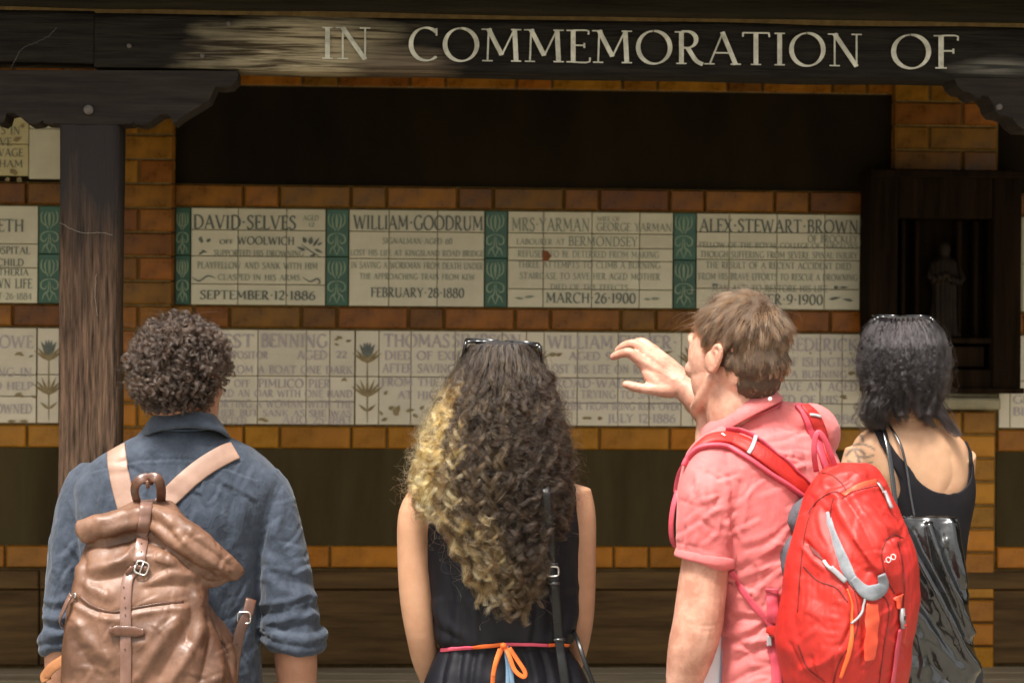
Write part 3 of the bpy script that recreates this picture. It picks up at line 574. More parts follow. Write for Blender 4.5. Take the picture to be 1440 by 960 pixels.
for a_ in ((737, 418, 16, 4, 5), (737, 420, 14, 3, 175), (915, 420, 14, 4, 0), (915, 421, 10, 3, 175)): leaf(fb, *a_)
fb.obj('leaf_ornament', M['ink_green'], t, False)
t = tablet('cream tile tablet dated October 9 1900, rightmost of the upper row', [978, 1024, 1091, 1158, 1208], 297, 432, [323.5, 344, 362, 403], 'tile', TG)
border(t, 945, 978); border(t, 1208, 1223)
tab_text(t, [('ALEX·STEWART·BROWN', 982, 1205, 309, 327), ('OCTOBER·9·1900', 1015, 1156, 414, 428)], 'ink_dark', bold=.85)
tab_text(t, [('OF BROCKLEY', 1134, 1204, 331, 341), ('FELLOW OF THE ROYAL COLLEGE OF SURGEONS', 982, 1204, 341.5, 349), ('THOUGH SUFFERING FROM SEVERE SPINAL INJURY', 983, 1204, 354, 363), ('THE RESULT OF A RECENT ACCIDENT DIED', 991, 1195, 369, 378), ('FROM HIS BRAVE EFFORTS TO RESCUE A DROWNING', 981, 1204, 385, 394), ('MAN AND TO RESTORE HIS LIFE', 1000, 1162, 401, 410)], 'ink_green', bold=.85)
fb = MB()
for a_ in ((1172, 404, 8, 5, 0), (1180, 404, 14, 3, 0), (1000, 400, 12, 3, 0), (1165, 421, 18, 4, 10), (1200, 423, 16, 4, 170)): leaf(fb, *a_)
fb.obj('leaf_ornament', M['ink_dark'], t, False)
t = tablet('cream tile tablet cut by the left edge of the photo, beside the post', [-150, -82, -15, 53], 297, 432, [350, 383], 'tile', TG)
border(t, 53, 86)
tab_text(t, [('SAMUEL RABBETH', -140, 33, 308, 325), ('HOSPITAL', -18, 42, 347, 357), ('CHILD', -4, 33, 364, 374), ('DIPHTHERIA', -30, 40, 378, 387), ('OWN LIFE', -18, 45, 392, 405)], 'ink_dark', bold=.8)
tab_text(t, [('OCT·26·1884', -20, 45, 412, 421)], 'ink_green', bold=.8)
t = tablet('yellow and cream tile tablet highest at the left edge, partly behind the bracket', [-60, -10, 39], 168, 256, [212], 'tile_yellow', None)
tiles(t, [39, 88], 124, 260, [190], 'tile')
tab_text(t, [('S IN', 0, 27, 178, 189), ('VE', -2, 15, 194, 205), ('SAVAGE', -20, 31, 209, 220), ('SYDENHAM', -50, 31, 225, 235)], 'ink_dark', bold=.7)
fb = MB()
for a_ in ((18, 198, 14, 7, 20), (14, 243, 9, 8, 30), (22, 247, 9, 8, 100), (24, 250, 9, 8, -40), (30, 180, 7, 6, 60), (14, 251, 8, 6, 200)): leaf(fb, *a_)
fb.obj('flower_ornament', M['ink_brown'], t, False)
# lower row
def lily(parent, x0, x1, y0=466, y1=598, dark='ink_dark'):
    mid = (x0 + x1) / 2; dy = (mid - 720) * .0073; tiles(parent, [x0, x1], y0, y1, [530.5], 'tile_low'); mb = MB(); ml = MB()
    for a_ in (60, 78, 90, 102, 120): leaf(mb, mid, 504 + dy, 22, 6, a_)
    for a_ in (35, 50, 68, 90, 112, 130, 145): leaf(ml, mid, 512 + dy, 26, 4, a_); leaf(ml, mid, 560 + dy, 28, 4, a_)
    for a_ in (40, 140): leaf(ml, mid, 580 + dy, 16, 4, a_)
    _lift[0] = (_lift[0] + 1) % 12; curl(ml, [(mid, 505 + dy), (mid, 550 + dy), (mid, 596 + dy)], 2.2, FX())
    mb.obj('flower_ornament', M['ink_brown'] if dark == 'ink_brown' else M['ink_dark'], parent, False); ml.obj('stem_ornament', M['ink_brown'], parent, False)
t = tablet('ivory tile tablet dated August 25 1883 behind the curly-haired man', [243, 305, 363, 431, 464, 499], 466, 598, [530.5, 566], 'tile_low', TL)
lily(t, 500, 533)
tab_text(t, [('ERNEST', 262, 357, 470, 488), ('BENNING', 367, 460, 470, 488), ('COMPOSITOR', 300, 377, 494, 504), ('AGED', 418, 460, 493, 505), ('22', 473, 488, 494, 503), ('UPSET FROM A BOAT ONE DARK', 270, 496, 514, 525), ('OFF', 330, 352, 534, 544), ('PIMLICO PIER', 364, 465, 533, 545), ('GRASPED AN OAR WITH ONE HAND', 275, 496, 548, 558), ('SUPPORTING A WOMAN WITH THE', 275, 496, 562, 573), ('OTHER BUT SANK AS SHE WAS', 285, 495, 576, 585), ('RESCUED', 300, 347, 586, 596), ('AUG 25·1883', 398, 494, 585, 596)], 'ink_violet')
fb = MB()
for a_ in ((470, 478, 10, 4, 20), (482, 476, 10, 4, 160), (486, 480, 9, 4, 10), (480, 536, 9, 3, 40), (488, 536, 8, 3, 140), (362, 590, 12, 4, 10), (378, 592, 12, 4, 170), (470, 483, 8, 3, -20)): leaf(fb, *a_)
fb.obj('flower_ornament', M['ink_brown'], t, False)
t = tablet('ivory tile tablet headed by a large T, behind the long-haired woman', [533, 578, 640, 706, 740], 466, 598, [530.5], 'tile_low', TL)
tab_text(t, [('THOMAS', 540, 632, 470, 488), ('SIMPSON', 636, 733, 470, 488), ('DIED OF EXHAUSTION', 541, 722, 494, 506), ('AFTER SAVING MANY LIVES', 538, 730, 512, 524), ('FROM THE BREAKING ICE', 537, 730, 532, 543), ('AT HIGHGATE PONDS', 560, 725, 550, 561)], 'ink_violet')
lily(t, 740, 765, dark='ink_brown')
fb = MB()
for a_ in ((540, 555, 8, 5, 50), (546, 575, 10, 6, 20), (556, 580, 12, 8, 60), (560, 584, 12, 8, 130), (545, 588, 10, 5, 200), (570, 578, 14, 5, 10), (580, 582, 10, 5, -30), (590, 576, 9, 5, 40), (538, 584, 8, 4, 120)): leaf(fb, *a_)
fb.obj('flower_ornament', M['ink_brown'], t, False)
t = tablet('ivory tile tablet dated July 12 1886 behind the outstretched hand', [765, 812, 869, 913, 958], 466, 598, [530.5, 566], 'tile_low', TL)
tab_text(t, [('WILLIAM', 770, 862, 472, 490), ('FISHER·', 869, 952, 472, 490), ('AGED 9', 800, 860, 495, 506), ('LOST HIS LIFE ON RODNEY', 768, 945, 513, 525), ('ROAD·WALWORTH', 780, 945, 533, 545), ('WHILE TRYING TO SAVE HIS', 770, 955, 549, 560), ('BROTHER FROM BEING RUN OVER', 768, 956, 565, 576), ('JULY 12·1886', 855, 950, 582, 594)], 'ink_violet')
fb = MB()
for a_ in ((771, 499, 14, 6, 5), (782, 500, 10, 5, 20), (930, 498, 18, 4, 15), (818, 588, 12, 4, 5), (833, 588, 12, 4, 175), (840, 588, 8, 6, 0)): leaf(fb, *a_)
fb.obj('leaf_ornament', M['ink_brown'], t, False); lily(t, 958, 990, dark='ink_brown')
t = tablet('ivory tile tablet dated December 1886 behind the man in pink', [990, 1030, 1085, 1153, 1184, 1222], 466, 598, [532, 565], 'tile_low', TL)
tab_text(t, [('GEORGE', 1000, 1078, 474, 491), ('FREDERICK', 1094, 1205, 476, 493), ('OF ISLINGTON', 1102, 1206, 503, 515), ('RUSHED INTO A BURNING', 1010, 1190, 521, 531), ('TO SAVE AN AGED', 1060, 1205, 537, 549), ('AND DIED OF HIS', 1040, 1178, 556, 567), ('DEC 1·1886', 1100, 1206, 583, 595)], 'ink_violet')
fb = MB()
for a_ in ((1180, 558, 12, 4, 10), (1192, 560, 12, 4, 170), (1192, 525, 12, 6, 5), (1140, 498, 3, 3, 90), (1168, 498, 3, 3, 90), (1196, 498, 3, 3, 90)): leaf(fb, *a_)
fb.obj('leaf_ornament', M['ink_brown'], t, False)
t = tablet('ivory tile tablet cut by the left edge behind the post, ending in DROWNED', [-150, -82, -15, 52], 466, 598, [531, 561], 'tile_low', TL)
lily(t, 53, 84)
tab_text(t, [('ROWE', -14, 47, 472, 489), ('ING IN', -8, 46, 517, 529), ('TO HELP', -20, 47, 537, 548), ('DROWNED', -24, 46, 568, 581)], 'ink_violet')
fb = MB()
for a_ in ((20, 499, 12, 4, 20), (34, 500, 12, 4, 160), (40, 502, 8, 3, 20), (20, 556, 12, 4, 20), (34, 558, 12, 4, 160), (44, 556, 8, 3, -30), (10, 592, 14, 4, 0), (40, 592, 14, 4, 180)): leaf(fb, *a_)
fb.obj('flower_ornament', M['ink_brown'], t, False)
t = tablet('ivory tile tablet cut by the right edge, beside the stone ledge', [1404, 1420, 1487, 1554, 1620], 466, 598, [531], 'tile_low', TL)
tab_text(t, [('GEORGE', 1424, 1500, 556, 567), ('BLENCOWE', 1424, 1530, 573, 584)], 'ink_violet')
t = tablet('cream tile tablet cut by the right edge, beside the dark cabinet', [1404, 1436, 1503, 1570, 1620], 297, 432, [364], 'tile', TG)

# ------------------------------------------------------------------ the dark cabinet with its carved figure
cb = thing('statue_cabinet', 'dark oak wall cabinet holding a small carved robed figure', 'cabinet')
CY = -.16
def cbox(name, x0, y0, x1, y1, ya, yb, m='cabinet', bev=.004):
    b = MB(); b.box((WX(x0, CY), ya, WZ(y1, CY)), (WX(x1, CY), yb, WZ(y0, CY)), bev); return b.obj(name, M[m], cb, False)
cbox('cabinet_back', 1224, 240, 1434, 548, -.03, -.001)
cbox('side_frame', 1222, 240, 1262, 548, CY, -.031); cbox('side_frame', 1396, 240, 1436, 548, CY, -.031)
cbox('top_frame', 1262.5, 240, 1395.5, 300, CY + .002, -.032); cbox('bottom_rail', 1262.5, 515, 1395.5, 548, CY + .002, -.032)
cbox('cornice', 1221, 232, 1442, 243, CY - .03, -.002); cbox('base_moulding', 1221, 541, 1440, 549, CY - .012, CY - .001)
cbox('lower_panel', 1270, 482, 1388, 512, CY + .03, -.033, 'seat' if 0 else 'cabinet'); cbox('shelf', 1263, 470, 1395, 478, CY - .004, -.034)
for x in (1272, 1292, 1352, 1376): cbox('niche_moulding', x, 302, x + 6, 469, CY + .05, -.035)
st = MB(); sx, sz = WX(1336, CY), WZ(469, CY); H = WZ(335, CY) - sz
rows = [(0, .055, .040), (.06, .052, .038), (.3, .042, .034), (.5, .040, .032), (.68, .046, .032), (.80, .044, .028), (.86, .018, .018), (.89, .016, .017)]
st.rings([(sx, -.085, sz + H * a_) for a_, _, _ in rows], [b_ for _, b_, _ in rows], [c_ for _, _, c_ in rows], 0, 40, 40, 2.1)
st.ell((sx, -.085, sz + H * .94), (.020, .022, .026)); st.tube([(sx - .04, -.09, sz + H * .78), (sx - .045, -.115, sz + H * .62), (sx, -.13, sz + H * .66)], .012, 10, n=12); st.tube([(sx + .04, -.09, sz + H * .78), (sx + .045, -.115, sz + H * .60), (sx + .005, -.13, sz + H * .62)], .012, 10, n=12)
sm_ = fused(st, .003, 2, 'carved_figure'); c_ = getco(sm_); n_ = getno(sm_); c_ += n_ * (.0035 * np.cos((c_[:, 0] - sx) * 420)[:, None]) * (c_[:, 2:3] < sz + H * .8); setco(sm_, c_)
tag(link('statue', sm_, None, mat('carved_wood', (.009, .0055, .003), (.019, .011, .006), 20, .7, spec=.15)), 'small carved robed figure standing inside the dark cabinet', 'statue')

# ------------------------------------------------------------------ bench under the wall
bn = thing('timber_bench', 'long timber bench with a boarded back against the wall', 'bench')
def bb(name, x0, x1, z0, z1, ya, yb, m, bev=.004):
    b = MB(); b.box((x0, ya, z0), (x1, yb, z1), bev); return b.obj(name, M[m], bn, False)
zb0 = WZ(800); YB = -.03
xs_ = [WX(-260), WX(60), WX(1300), WX(1700)]
for a_, b_ in zip(xs_[:-1], xs_[1:]):
    bb('back_board', a_ + .002, b_ - .002, WZ(826), zb0 - .002, YB - .012, -.008, 'bench'); bb('back_board', a_ + .002, b_ - .002, WZ(932), WZ(827.5), YB, -.008, 'bench')
for k in range(3): bb('seat_plank', xs_[0], xs_[-1], WZ(955) - .0, WZ(936), -.44 + k * .138, -.44 + k * .138 + .132, 'seat', .006)
bb('seat_front', xs_[0], xs_[-1], .3, WZ(957), -.43, -.41, 'bench')
for x in np.arange(xs_[0] + .2, xs_[-1], 1.1): bb('leg', x, x + .09, .16, WZ(957), -.40, -.05, 'bench')

# ------------------------------------------------------------------ post, brackets, beam, fascia, roof
def plank_mesh(x0, x1, y0, y1, z0, z1, nx, amp=.0038, seed=0.0):
    """a hewn timber: box with rough, slightly uneven faces"""
    mb = MB(); nz = max(3, int((z1 - z0) / .012)); 
    if x1 - x0 < z1 - z0: nz = nx; nx = 9
    X, Z = np.meshgrid(np.linspace(x0, x1, nx), np.linspace(z0, z1, nz)); v = []
    for Y in (y0, y1): v.append(np.stack([X.ravel(), np.full(X.size, Y), Z.ravel()], 1))
    v = np.vstack(v); n = X.size; f = []
    for j in range(nz - 1):
        for i in range(nx - 1):
            a = j * nx + i; f.append((a, a + 1, a + nx + 1, a + nx)); f.append((n + a, n + a + nx, n + a + nx + 1, n + a + 1))
    for i in range(nx - 1): a = i; f.append((a, n + a, n + a + 1, a + 1)); a = (nz - 1) * nx + i; f.append((a, a + 1, n + a + 1, n + a))
    for j in range(nz - 1): a = j * nx; f.append((a, a + nx, n + a + nx, n + a)); a = j * nx + nx - 1; f.append((a, n + a, n + a + nx, a + nx))
    st_ = np.array([2, 4, 26]) if x1 - x0 > z1 - z0 else np.array([26, 4, 2])
    d = fbm(v * st_ + seed, 3) * amp; v[:, 1] += d; e = noise(v * 3.1 + seed) * .004
    if x1 - x0 > z1 - z0: v[:, 2] += e * ((v[:, 2] > z1 - .02) | (v[:, 2] < z0 + .02))
    else: v[:, 0] += e * ((v[:, 0] > x1 - .02) | (v[:, 0] < x0 + .02))
    mb.add(v, f); return mb
bx = lambda px: WX(px, BY)
bz = lambda py: WZ(py, BY)
pl_ = plank_mesh(bx(82), bx(165), BY, BY + .15, .16, bz(178), 240)
post = thing('wooden_post', 'weathered brown timber post supporting the lettered beam at left', 'post')
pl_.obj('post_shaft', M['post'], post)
pb = MB(); pb.box((bx(72), BY - .03, .161), (bx(175), BY + .17, .30), .01); pb.obj('post_foot', M['stone'], post, False)
# scalloped bracket: outline in pixels given height above, extruded
def bracket(name_label, out, th=.13, Y=BY - .004):
    c = [P(x, y, Y) for x, y in out]; n = len(c); mb = MB()
    fr = np.array(c); bk = fr + np.array([0, th, 0]); cen = None
    import bmesh
    bm = bmesh.new(); a = [bm.verts.new(p) for p in fr]; b = [bm.verts.new(p) for p in bk]
    f1 = bm.faces.new(a); bm.faces.new(b[::-1])
    for i in range(n): bm.faces.new((a[i], b[i], b[(i + 1) % n], a[(i + 1) % n]))
    bmesh.ops.recalc_face_normals(bm, faces=bm.faces); bmesh.ops.triangulate(bm, faces=bm.faces)
    me = bpy.data.meshes.new('bracket'); bm.to_mesh(me); bm.free(); return me
LB = [(-260, 97), (335, 100), (334, 112), (326, 121), (313, 123), (303, 122), (298, 132), (294, 141), (280, 150), (266, 158), (254, 166), (244, 174), (240, 166), (234, 160), (226, 161), (215, 169), (207, 174), (200, 176), (190, 174), (188, 171), (184, 174), (165, 175), (82, 174), (62, 173), (60, 169), (54, 173), (40, 175), (30, 166), (18, 158), (9, 160), (6, 170), (0, 175), (-10, 172), (-40, 150), (-80, 130), (-110, 118), (-260, 116)]
lb = tag(link('wooden_bracket', bracket('', LB), None, M['bracket']), 'dark scalloped timber bracket on top of the left post', 'bracket')
RB = [(1342, 110), (1700, 113), (1700, 190), (1440, 183), (1437, 180), (1431, 176), (1424, 166), (1414, 163), (1406, 162), (1399, 155), (1396, 145), (1390, 136), (1382, 134), (1378, 138), (1372, 137), (1364, 130), (1354, 128), (1346, 120)]
rb = tag(link('wooden_bracket', bracket('', RB, Y=BY - .003), None, M['bracket']), 'dark scalloped timber bracket cut by the right edge', 'bracket')
for (x, y, par, r) in ((125, 155, lb, .012), (1404, 151, rb, .008)):
    c = P(x, y, BY); pg = MB(); pg.tube([c + [0, .02, 0], c + [0, -.012, 0]], r, 14, (0, 0, 1), taper=False); o = pg.obj('peg', M['peg'], par)
beam = thing('lettered_beam', 'dark timber beam lettered IN COMMEMORATION OF across the top', 'beam')
scar(M['beam'], (WX(425, BY), BY, bz(74)), (.20, 9, .10), (.050, .034, .016), (.36, .30, .19), .55, 62)
scar(M['beam'], (WX(565, BY), BY, bz(92)), (.10, 9, .05), (.03, .02, .012), (.16, .12, .08), .4, 34)
scar(M['beam'], (WX(1400, BY), BY, bz(84)), (.10, 9, .022), (.03, .03, .026), (.13, .12, .10), .5, 46)
plank_mesh(bx(-200), bx(129), BY, BY + .14, bz(97.5), bz(26), 260, seed=3.0).obj('beam_timber', M['beam'], beam)
plank_mesh(bx(129.6), bx(1700), BY - .001, BY + .14, bz(103), bz(28), 700, seed=9.0).obj('beam_timber', M['beam'], beam)
M['sign_paint'] = mat('cream_paint', (.36, .35, .28), (.66, .64, .53), 26, .8, bump=.4, bscale=60)
def sign(s, x0, x1, y0, y1, yb0=None, yb1=None):
    lt = MB()
    def f(a, b, z):
        px = x0 + (x1 - x0) * a; t_ = y0 + (yb0 - y0) * a if yb0 else y0; bt = y1 + (yb1 - y1) * a if yb1 else y1
        return P(px, bt + (t_ - bt) * b, BY - .0075 - z * .00008)
    text(lt, s, f, thick=.120, thin=.046, gap=.085); lt.obj('lettering', M['sign_paint'], beam, False)
sign('IN', 452, 522, 38, 83, 39, 84); sign('COMMEMORATION', 574, 1213, 39, 85, 48, 94); sign('OF', 1253, 1348, 49, 96, 50, 97)
for (x, y) in ((285, 79), (322, 34), (182, 65)):
    c = P(x, y, BY); pg = MB(); pg.tube([c + [0, .01, 0], c + [0, -.010, 0]], .006, 10, (0, 0, 1), taper=False); pg.obj('peg', M['peg'], beam)
roof = thing('shelter_roof', 'timber and tile lean-to roof over the shelter, its edge board at the top', 'roof')
fa = plank_mesh(bx(-300), bx(1750), BY - .06, BY - .03, WZ(19, BY - .06), WZ(-30, BY - .06), 400, seed=5.0); fa.obj('edge_board', M['fascia'], roof)
rf = MB(); rz = WZ(-28, BY)
vv = [(-5, BY - .32, rz - .02), (6, BY - .32, rz - .02), (6, .1, rz + .75), (-5, .1, rz + .75)]; vv = np.array(vv + [(a, b, c + .05) for a, b, c in vv]); rf.add(vv, [(0, 3, 2, 1), (4, 5, 6, 7), (0, 1, 5, 4), (1, 2, 6, 5), (2, 3, 7, 6), (3, 0, 4, 7)]); rf.obj('roof_boards', M['fascia'], roof, False)
rt = MB()
for k in range(7):
    for j in range(44):
        x = -5 + j * .25; y = BY - .36 + k * .26; z = rz - .02 + (k * .26) / (1.5 + .22) * .77 * .98 + .055
        rt.add([(x + .004, y, z + .012), (x + .246, y, z + .012), (x + .246, y + .28, z + .118), (x + .004, y + .28, z + .118), (x + .004, y, z), (x + .246, y, z), (x + .246, y + .28, z + .10), (x + .004, y + .28, z + .10)], [(0, 1, 2, 3), (4, 7, 6, 5), (0, 4, 5, 1), (1, 5, 6, 2), (3, 7, 4, 0)])
tag(rt.obj('roof_tiles', M['clay'], roof, False), kind='stuff')
for k in range(10):
    x = bx(-260 + k * 215); q = MB(); v0 = np.array([(x, BY - .2, rz - .06), (x + .07, BY - .2, rz - .06), (x + .07, 0, rz + .63), (x, 0, rz + .63)]); q.add(np.vstack([v0, v0 + [0, 0, .08]]), [(0, 3, 2, 1), (4, 5, 6, 7), (0, 1, 5, 4), (1, 2, 6, 5), (2, 3, 7, 6), (3, 0, 4, 7)]); q.obj('rafter', M['fascia'], roof, False)
sw = MB(); sw.box((-5, -1.4, 0), (-4.9, 0, 2.7)); sw.box((5.9, -1.4, 0), (6, 0, 2.7)); sw.obj('end_wall', M['plaster'], wall, False)
# cobwebs on post and beam
def web(pts, r=.0004, Y=BY - .006):
    mb = MB(); q = spl(np.array(pts, float), 40); q[:, :2] += RNG.normal(0, .5, (40, 2)); mb.tube([P(x, y, Y) for x, y in q], r, 5); return mb
tag(web([(84, 313), (100, 322), (120, 328), (140, 327), (158, 330)]).obj('cobweb', M['web'], None), 'thin cobweb thread hanging across the wooden post', 'cobweb')
tag(web([(16, 95), (30, 70), (55, 58), (70, 50), (78, 40)], .00022, BY - .012).obj('cobweb', M['web'], None), 'faint cobweb thread at the upper left of the beam', 'cobweb')
tag(web([(135, 385), (134, 420), (137, 444)]).obj('cobweb', M['web'], None), 'short pale cobweb thread low on the wooden post', 'cobweb')
# ================================================================== people
def put(name, me, parent, m): return link(name, me, parent, M[m])
class Fig:
    """maps photograph pixels to places around one person standing D metres away; s pixels to the metre"""
    def __init__(s, D): s.D = D; s.s = FPX / D
    def p(s, x, y, dd=0.0): return PD(x, y, s.D + dd)
    def P(s, rows): return np.array([s.p(r[0], r[1], r[2] if len(r) > 2 else 0.0) for r in rows])
    def body(s, mb, rows, ex=2.3, yaw=0.0, n=60):
        """rows (py, x left, x right, half depth m, centre dd)"""
        c = [s.p((r[1] + r[2]) / 2, r[0], r[4]) for r in rows]; return mb.rings(c, [(r[2] - r[1]) / 2 / s.s for r in rows], [r[3] for r in rows], yaw, n, 56, ex)
    def limb(s, mb, rows, n=28, seg=20, hint=(0, -1, 0)):
        """rows (px, py, dd, radius in m)"""
        return mb.tube(s.P(rows), [r[3] for r in rows], seg, hint, n)
def rotz(a): c, s_ = math.cos(a), math.sin(a); return np.array([[c, -s_, 0], [s_, c, 0], [0, 0, 1.0]])
def rotx(a): c, s_ = math.cos(a), math.sin(a); return np.array([[1, 0, 0], [0, c, -s_], [0, s_, c]])
def roty(a): c, s_ = math.cos(a), math.sin(a); return np.array([[c, 0, s_], [0, 1, 0], [-s_, 0, c]])
class Head:
    """head looking along local +y; origin between the ears"""
    def __init__(s, o, yaw=0, pitch=0, roll=0, k=1.0): s.o = np.array(o, float); s.R = rotz(yaw) @ rotx(pitch) @ roty(roll); s.k = k
    def w(s, p): return s.o + (np.atleast_2d(p) * s.k) @ s.R.T
    def build(s, mb, neck=None):
        k, R = s.k, s.R
        def E(c, r, M_=None): mb.ell(s.w(c)[0], np.array(r) * k, R if M_ is None else R @ M_, 28, 18)
        E((0, -.012, .042), (.076, .096, .084)); E((0, .030, .010), (.066, .066, .080)); E((0, .036, -.040), (.056, .056, .066))
        E((0, -.03, -.02), (.066, .070, .062)); E((0, .026, -.078), (.046, .050, .034)); E((0, .002, -.070), (.052, .052, .050))
        def T(pts, r, seg=14, n=14): mb.tube(s.w(pts), np.array(r) * k, seg, R[:, 2], n)
        T([(-.060, .005, -.035), (-.052, .035, -.075), (-.026, .072, -.100), (0, .084, -.104), (.026, .072, -.100), (.052, .035, -.075), (.060, .005, -.035)], [.012, .013, .014, .018, .014, .013, .012], n=26)
        T([(0, .092, .030), (0, .101, .006), (0, .110, -.018), (0, .104, -.028)], [.008, .009, .013, .010])      # nose
        for x in (-1, 1):
            E((x * .040, .026, -.040), (.026, .048, .056)); E((x * .046, .036, .006), (.024, .044, .058))
            E((x * .011, .100, -.024), (.008, .010, .007)); T([(x * .012, .092, .034), (x * .034, .086, .040), (x * .055, .066, .032)], [.008, .009, .008])
            E((x * .040, .068, -.022), (.022, .022, .020)); T([(0, .098, -.050 - .000), (x * .012, .095, -.051), (x * .024, .084, -.054)], [.006, .0055, .004])
            T([(0, .096, -.060), (x * .011, .093, -.060), (x * .021, .084, -.057)], [.007, .006, .004])
            # ear: rim, inner fold, lobe, thin shell
            c0 = np.array([x * .081, -.014, .004]); out = np.array([x * .24, -.97, 0]); upv = np.array([0, -.14, 1.0]); f = lambda a, b, d=0: c0 + out * a + upv * (b * .84 - .003) + np.array([x * d, 0, 0])
            T([f(-.008, .018), f(.001, .031), f(.012, .033), f(.021, .024), f(.022, .006), f(.016, -.012), f(.006, -.026), f(-.006, -.024)], [.0045, .0045, .0048, .0048, .0045, .0045, .0060, .0055], 10, 34)
            T([f(.002, .020), f(.011, .016), f(.012, .002), f(.006, -.010), f(-.002, -.012)], [.003, .0035, .0035, .0035, .003], 8, 20)
            mb.tube(s.w([f(-.004, .024, -.003), f(.006, .006, -.003), f(.003, -.020, -.003)]), np.array([(.013, .003), (.017, .003), (.010, .003)]) * k, 16, R @ out * 0 + R @ np.array([x * .97, .24, 0]), 12)
            E(f(-.010, -.006), (.010, .012, .022))
def eyes(H, parent, hm='lens'):
    for x in (-1, 1):
        q = MB(); q.ell(H.w((x * .031, .074, .010))[0], np.array((.013, .013, .013)) * H.k); q.obj('eye', M['eye'], parent)
        q = MB(); q.ell(H.w((x * .031, .0825, .010))[0], np.array((.006, .006, .006)) * H.k); q.obj('iris', M['lens'], parent)
def finger(mb, pts, r0, r1): mb.tube(pts, np.linspace(r0, r1, len(pts)), 12, (0, -1, .2), 18)
def hand(mb, wrist, d, back, thumb, k=1.0, curlv=(.35, .5, .4)):
    """relaxed hand at wrist pointing along d; back: out of the back of the hand; thumb: towards the thumb side"""
    d, back, thumb = nrm(d), nrm(back), nrm(thumb); wrist = np.asarray(wrist, float)
    W_ = lambda a, b, c: wrist + (d * a + thumb * b + back * c) * k
    for i, (b, L_1, r) in enumerate(((.030, .078, .0086), (.010, .086, .0090), (-.010, .080, .0086), (-.029, .064, .0076))):
        ml = .090 - .006 * abs(i - 1); mb.tube([W_(0, b * .45, 0), W_(.045, b * .8, .002), W_(ml, b, 0)], np.array([.016, .015, .0115]) * k, 12, back, 12)
        p = np.array([ml, 0.0]); a = 0; pts = [W_(ml - .01, b, 0), W_(ml, b, 0)]
        for f, c in zip((.48, .29, .23), curlv): a += c; p = p + np.array([math.cos(a), -math.sin(a)]) * L_1 * f; pts.append(W_(p[0], b * (1 + .1), p[1]))
        mb.tube(pts, np.array([r * 1.15, r * 1.1, r, r * .92, r * .8]) * k, 12, back, 20)
    mb.tube([W_(.012, .016, -.006), W_(.040, .040, -.016), W_(.070, .052, -.026), W_(.094, .050, -.036)], np.array([.015, .0125, .010, .0085]) * k, 12, back, 16)
def legs(F, mb, x0, x1, zhip, dd=0.0, r=(.088, .058, .042), sp=.5, zend=.06, R=None):
    """two legs under the hips between pixels x0 and x1"""
    c = F.p((x0 + x1) / 2, 480, dd); hw = (x1 - x0) / 2 / F.s; Rm = rotz(0) if R is None else R
    for sx in (-1, 1):
        q = np.array([[sx * hw * .50, 0, zhip], [sx * hw * .52, .005, zhip * .75], [sx * hw * .54, .0, .48], [sx * hw * .55, -.01, .32], [sx * hw * .55, -.01, zend]])
        q[:, :2] = (q[:, :2] @ Rm[:2, :2].T) + c[:2]; mb.tube(q, [r[0], r[0] * .95, r[1], r[1] * .95, r[2]], 22, (0, -1, 0), 40)
    return c, hw
def shoes(parent, c, hw, R, m='shoe'):
    for sx in (-1, 1):
        q = np.array([[sx * hw * .55, -.07, .055], [sx * hw * .56, 0, .06], [sx * hw * .58, .09, .045], [sx * hw * .60, .17, .034]]); q[:, :2] = q[:, :2] @ R[:2, :2].T + c[:2]
        s_ = MB(); s_.tube(q, [(.036, .048), (.042, .058), (.046, .042), (.036, .028)], 20, (0, 0, 1), 26, ex=2.6); me = fused(s_, .006, 3, 'shoe'); a = getco(me); a[:, 2] = np.maximum(a[:, 2], .030 + 0 * a[:, 2]); setco(me, a); link('shoe', me, parent, M[m])

def strands(name, arr, rad, m, parent, tone=None, tip=.35, seed=0, ix=None):
    """arr (n,k,3): real hair curves; rad root radius"""
    n, k = arr.shape[:2]; hc = bpy.data.hair_curves.new(name); hc.add_curves([k] * n)
    a = arr.astype(np.float32).reshape(-1); hc.points.foreach_set('position', a)
    r = np.tile(np.linspace(1, tip, k), n).astype(np.float32) * rad
    try: hc.points.foreach_set('radius', r)
    except Exception:
        at = hc.attributes.new('radius', 'FLOAT', 'POINT'); at.data.foreach_set('value', r)
    rg = np.random.default_rng(seed); at = hc.attributes.new('rnd', 'FLOAT', 'CURVE'); rv = rg.random(n)
    if ix is not None: rv = .35 * rv + .65 * rg.random(int(ix.max()) + 1)[ix] ** 1.3
    at.data.foreach_set('value', rv.astype(np.float32))
    if tone is not None:
        at = hc.attributes.new('tone', 'FLOAT', 'POINT'); at.data.foreach_set('value', tone.astype(np.float32).reshape(-1))
    o = bpy.data.objects.new(name, hc); COL.objects.link(o); o.parent = parent; hc.materials.append(M[m]); o['kind'] = 'stuff'; return o
def frame_of(path):
    """per point side vectors for curves (n,k,3)"""
    t = nrm(np.gradient(path, axis=1)); ref = np.broadcast_to(np.array([.31, .52, .79]), t.shape); a = nrm(np.cross(t, ref)); b = np.cross(t, a); return a, b
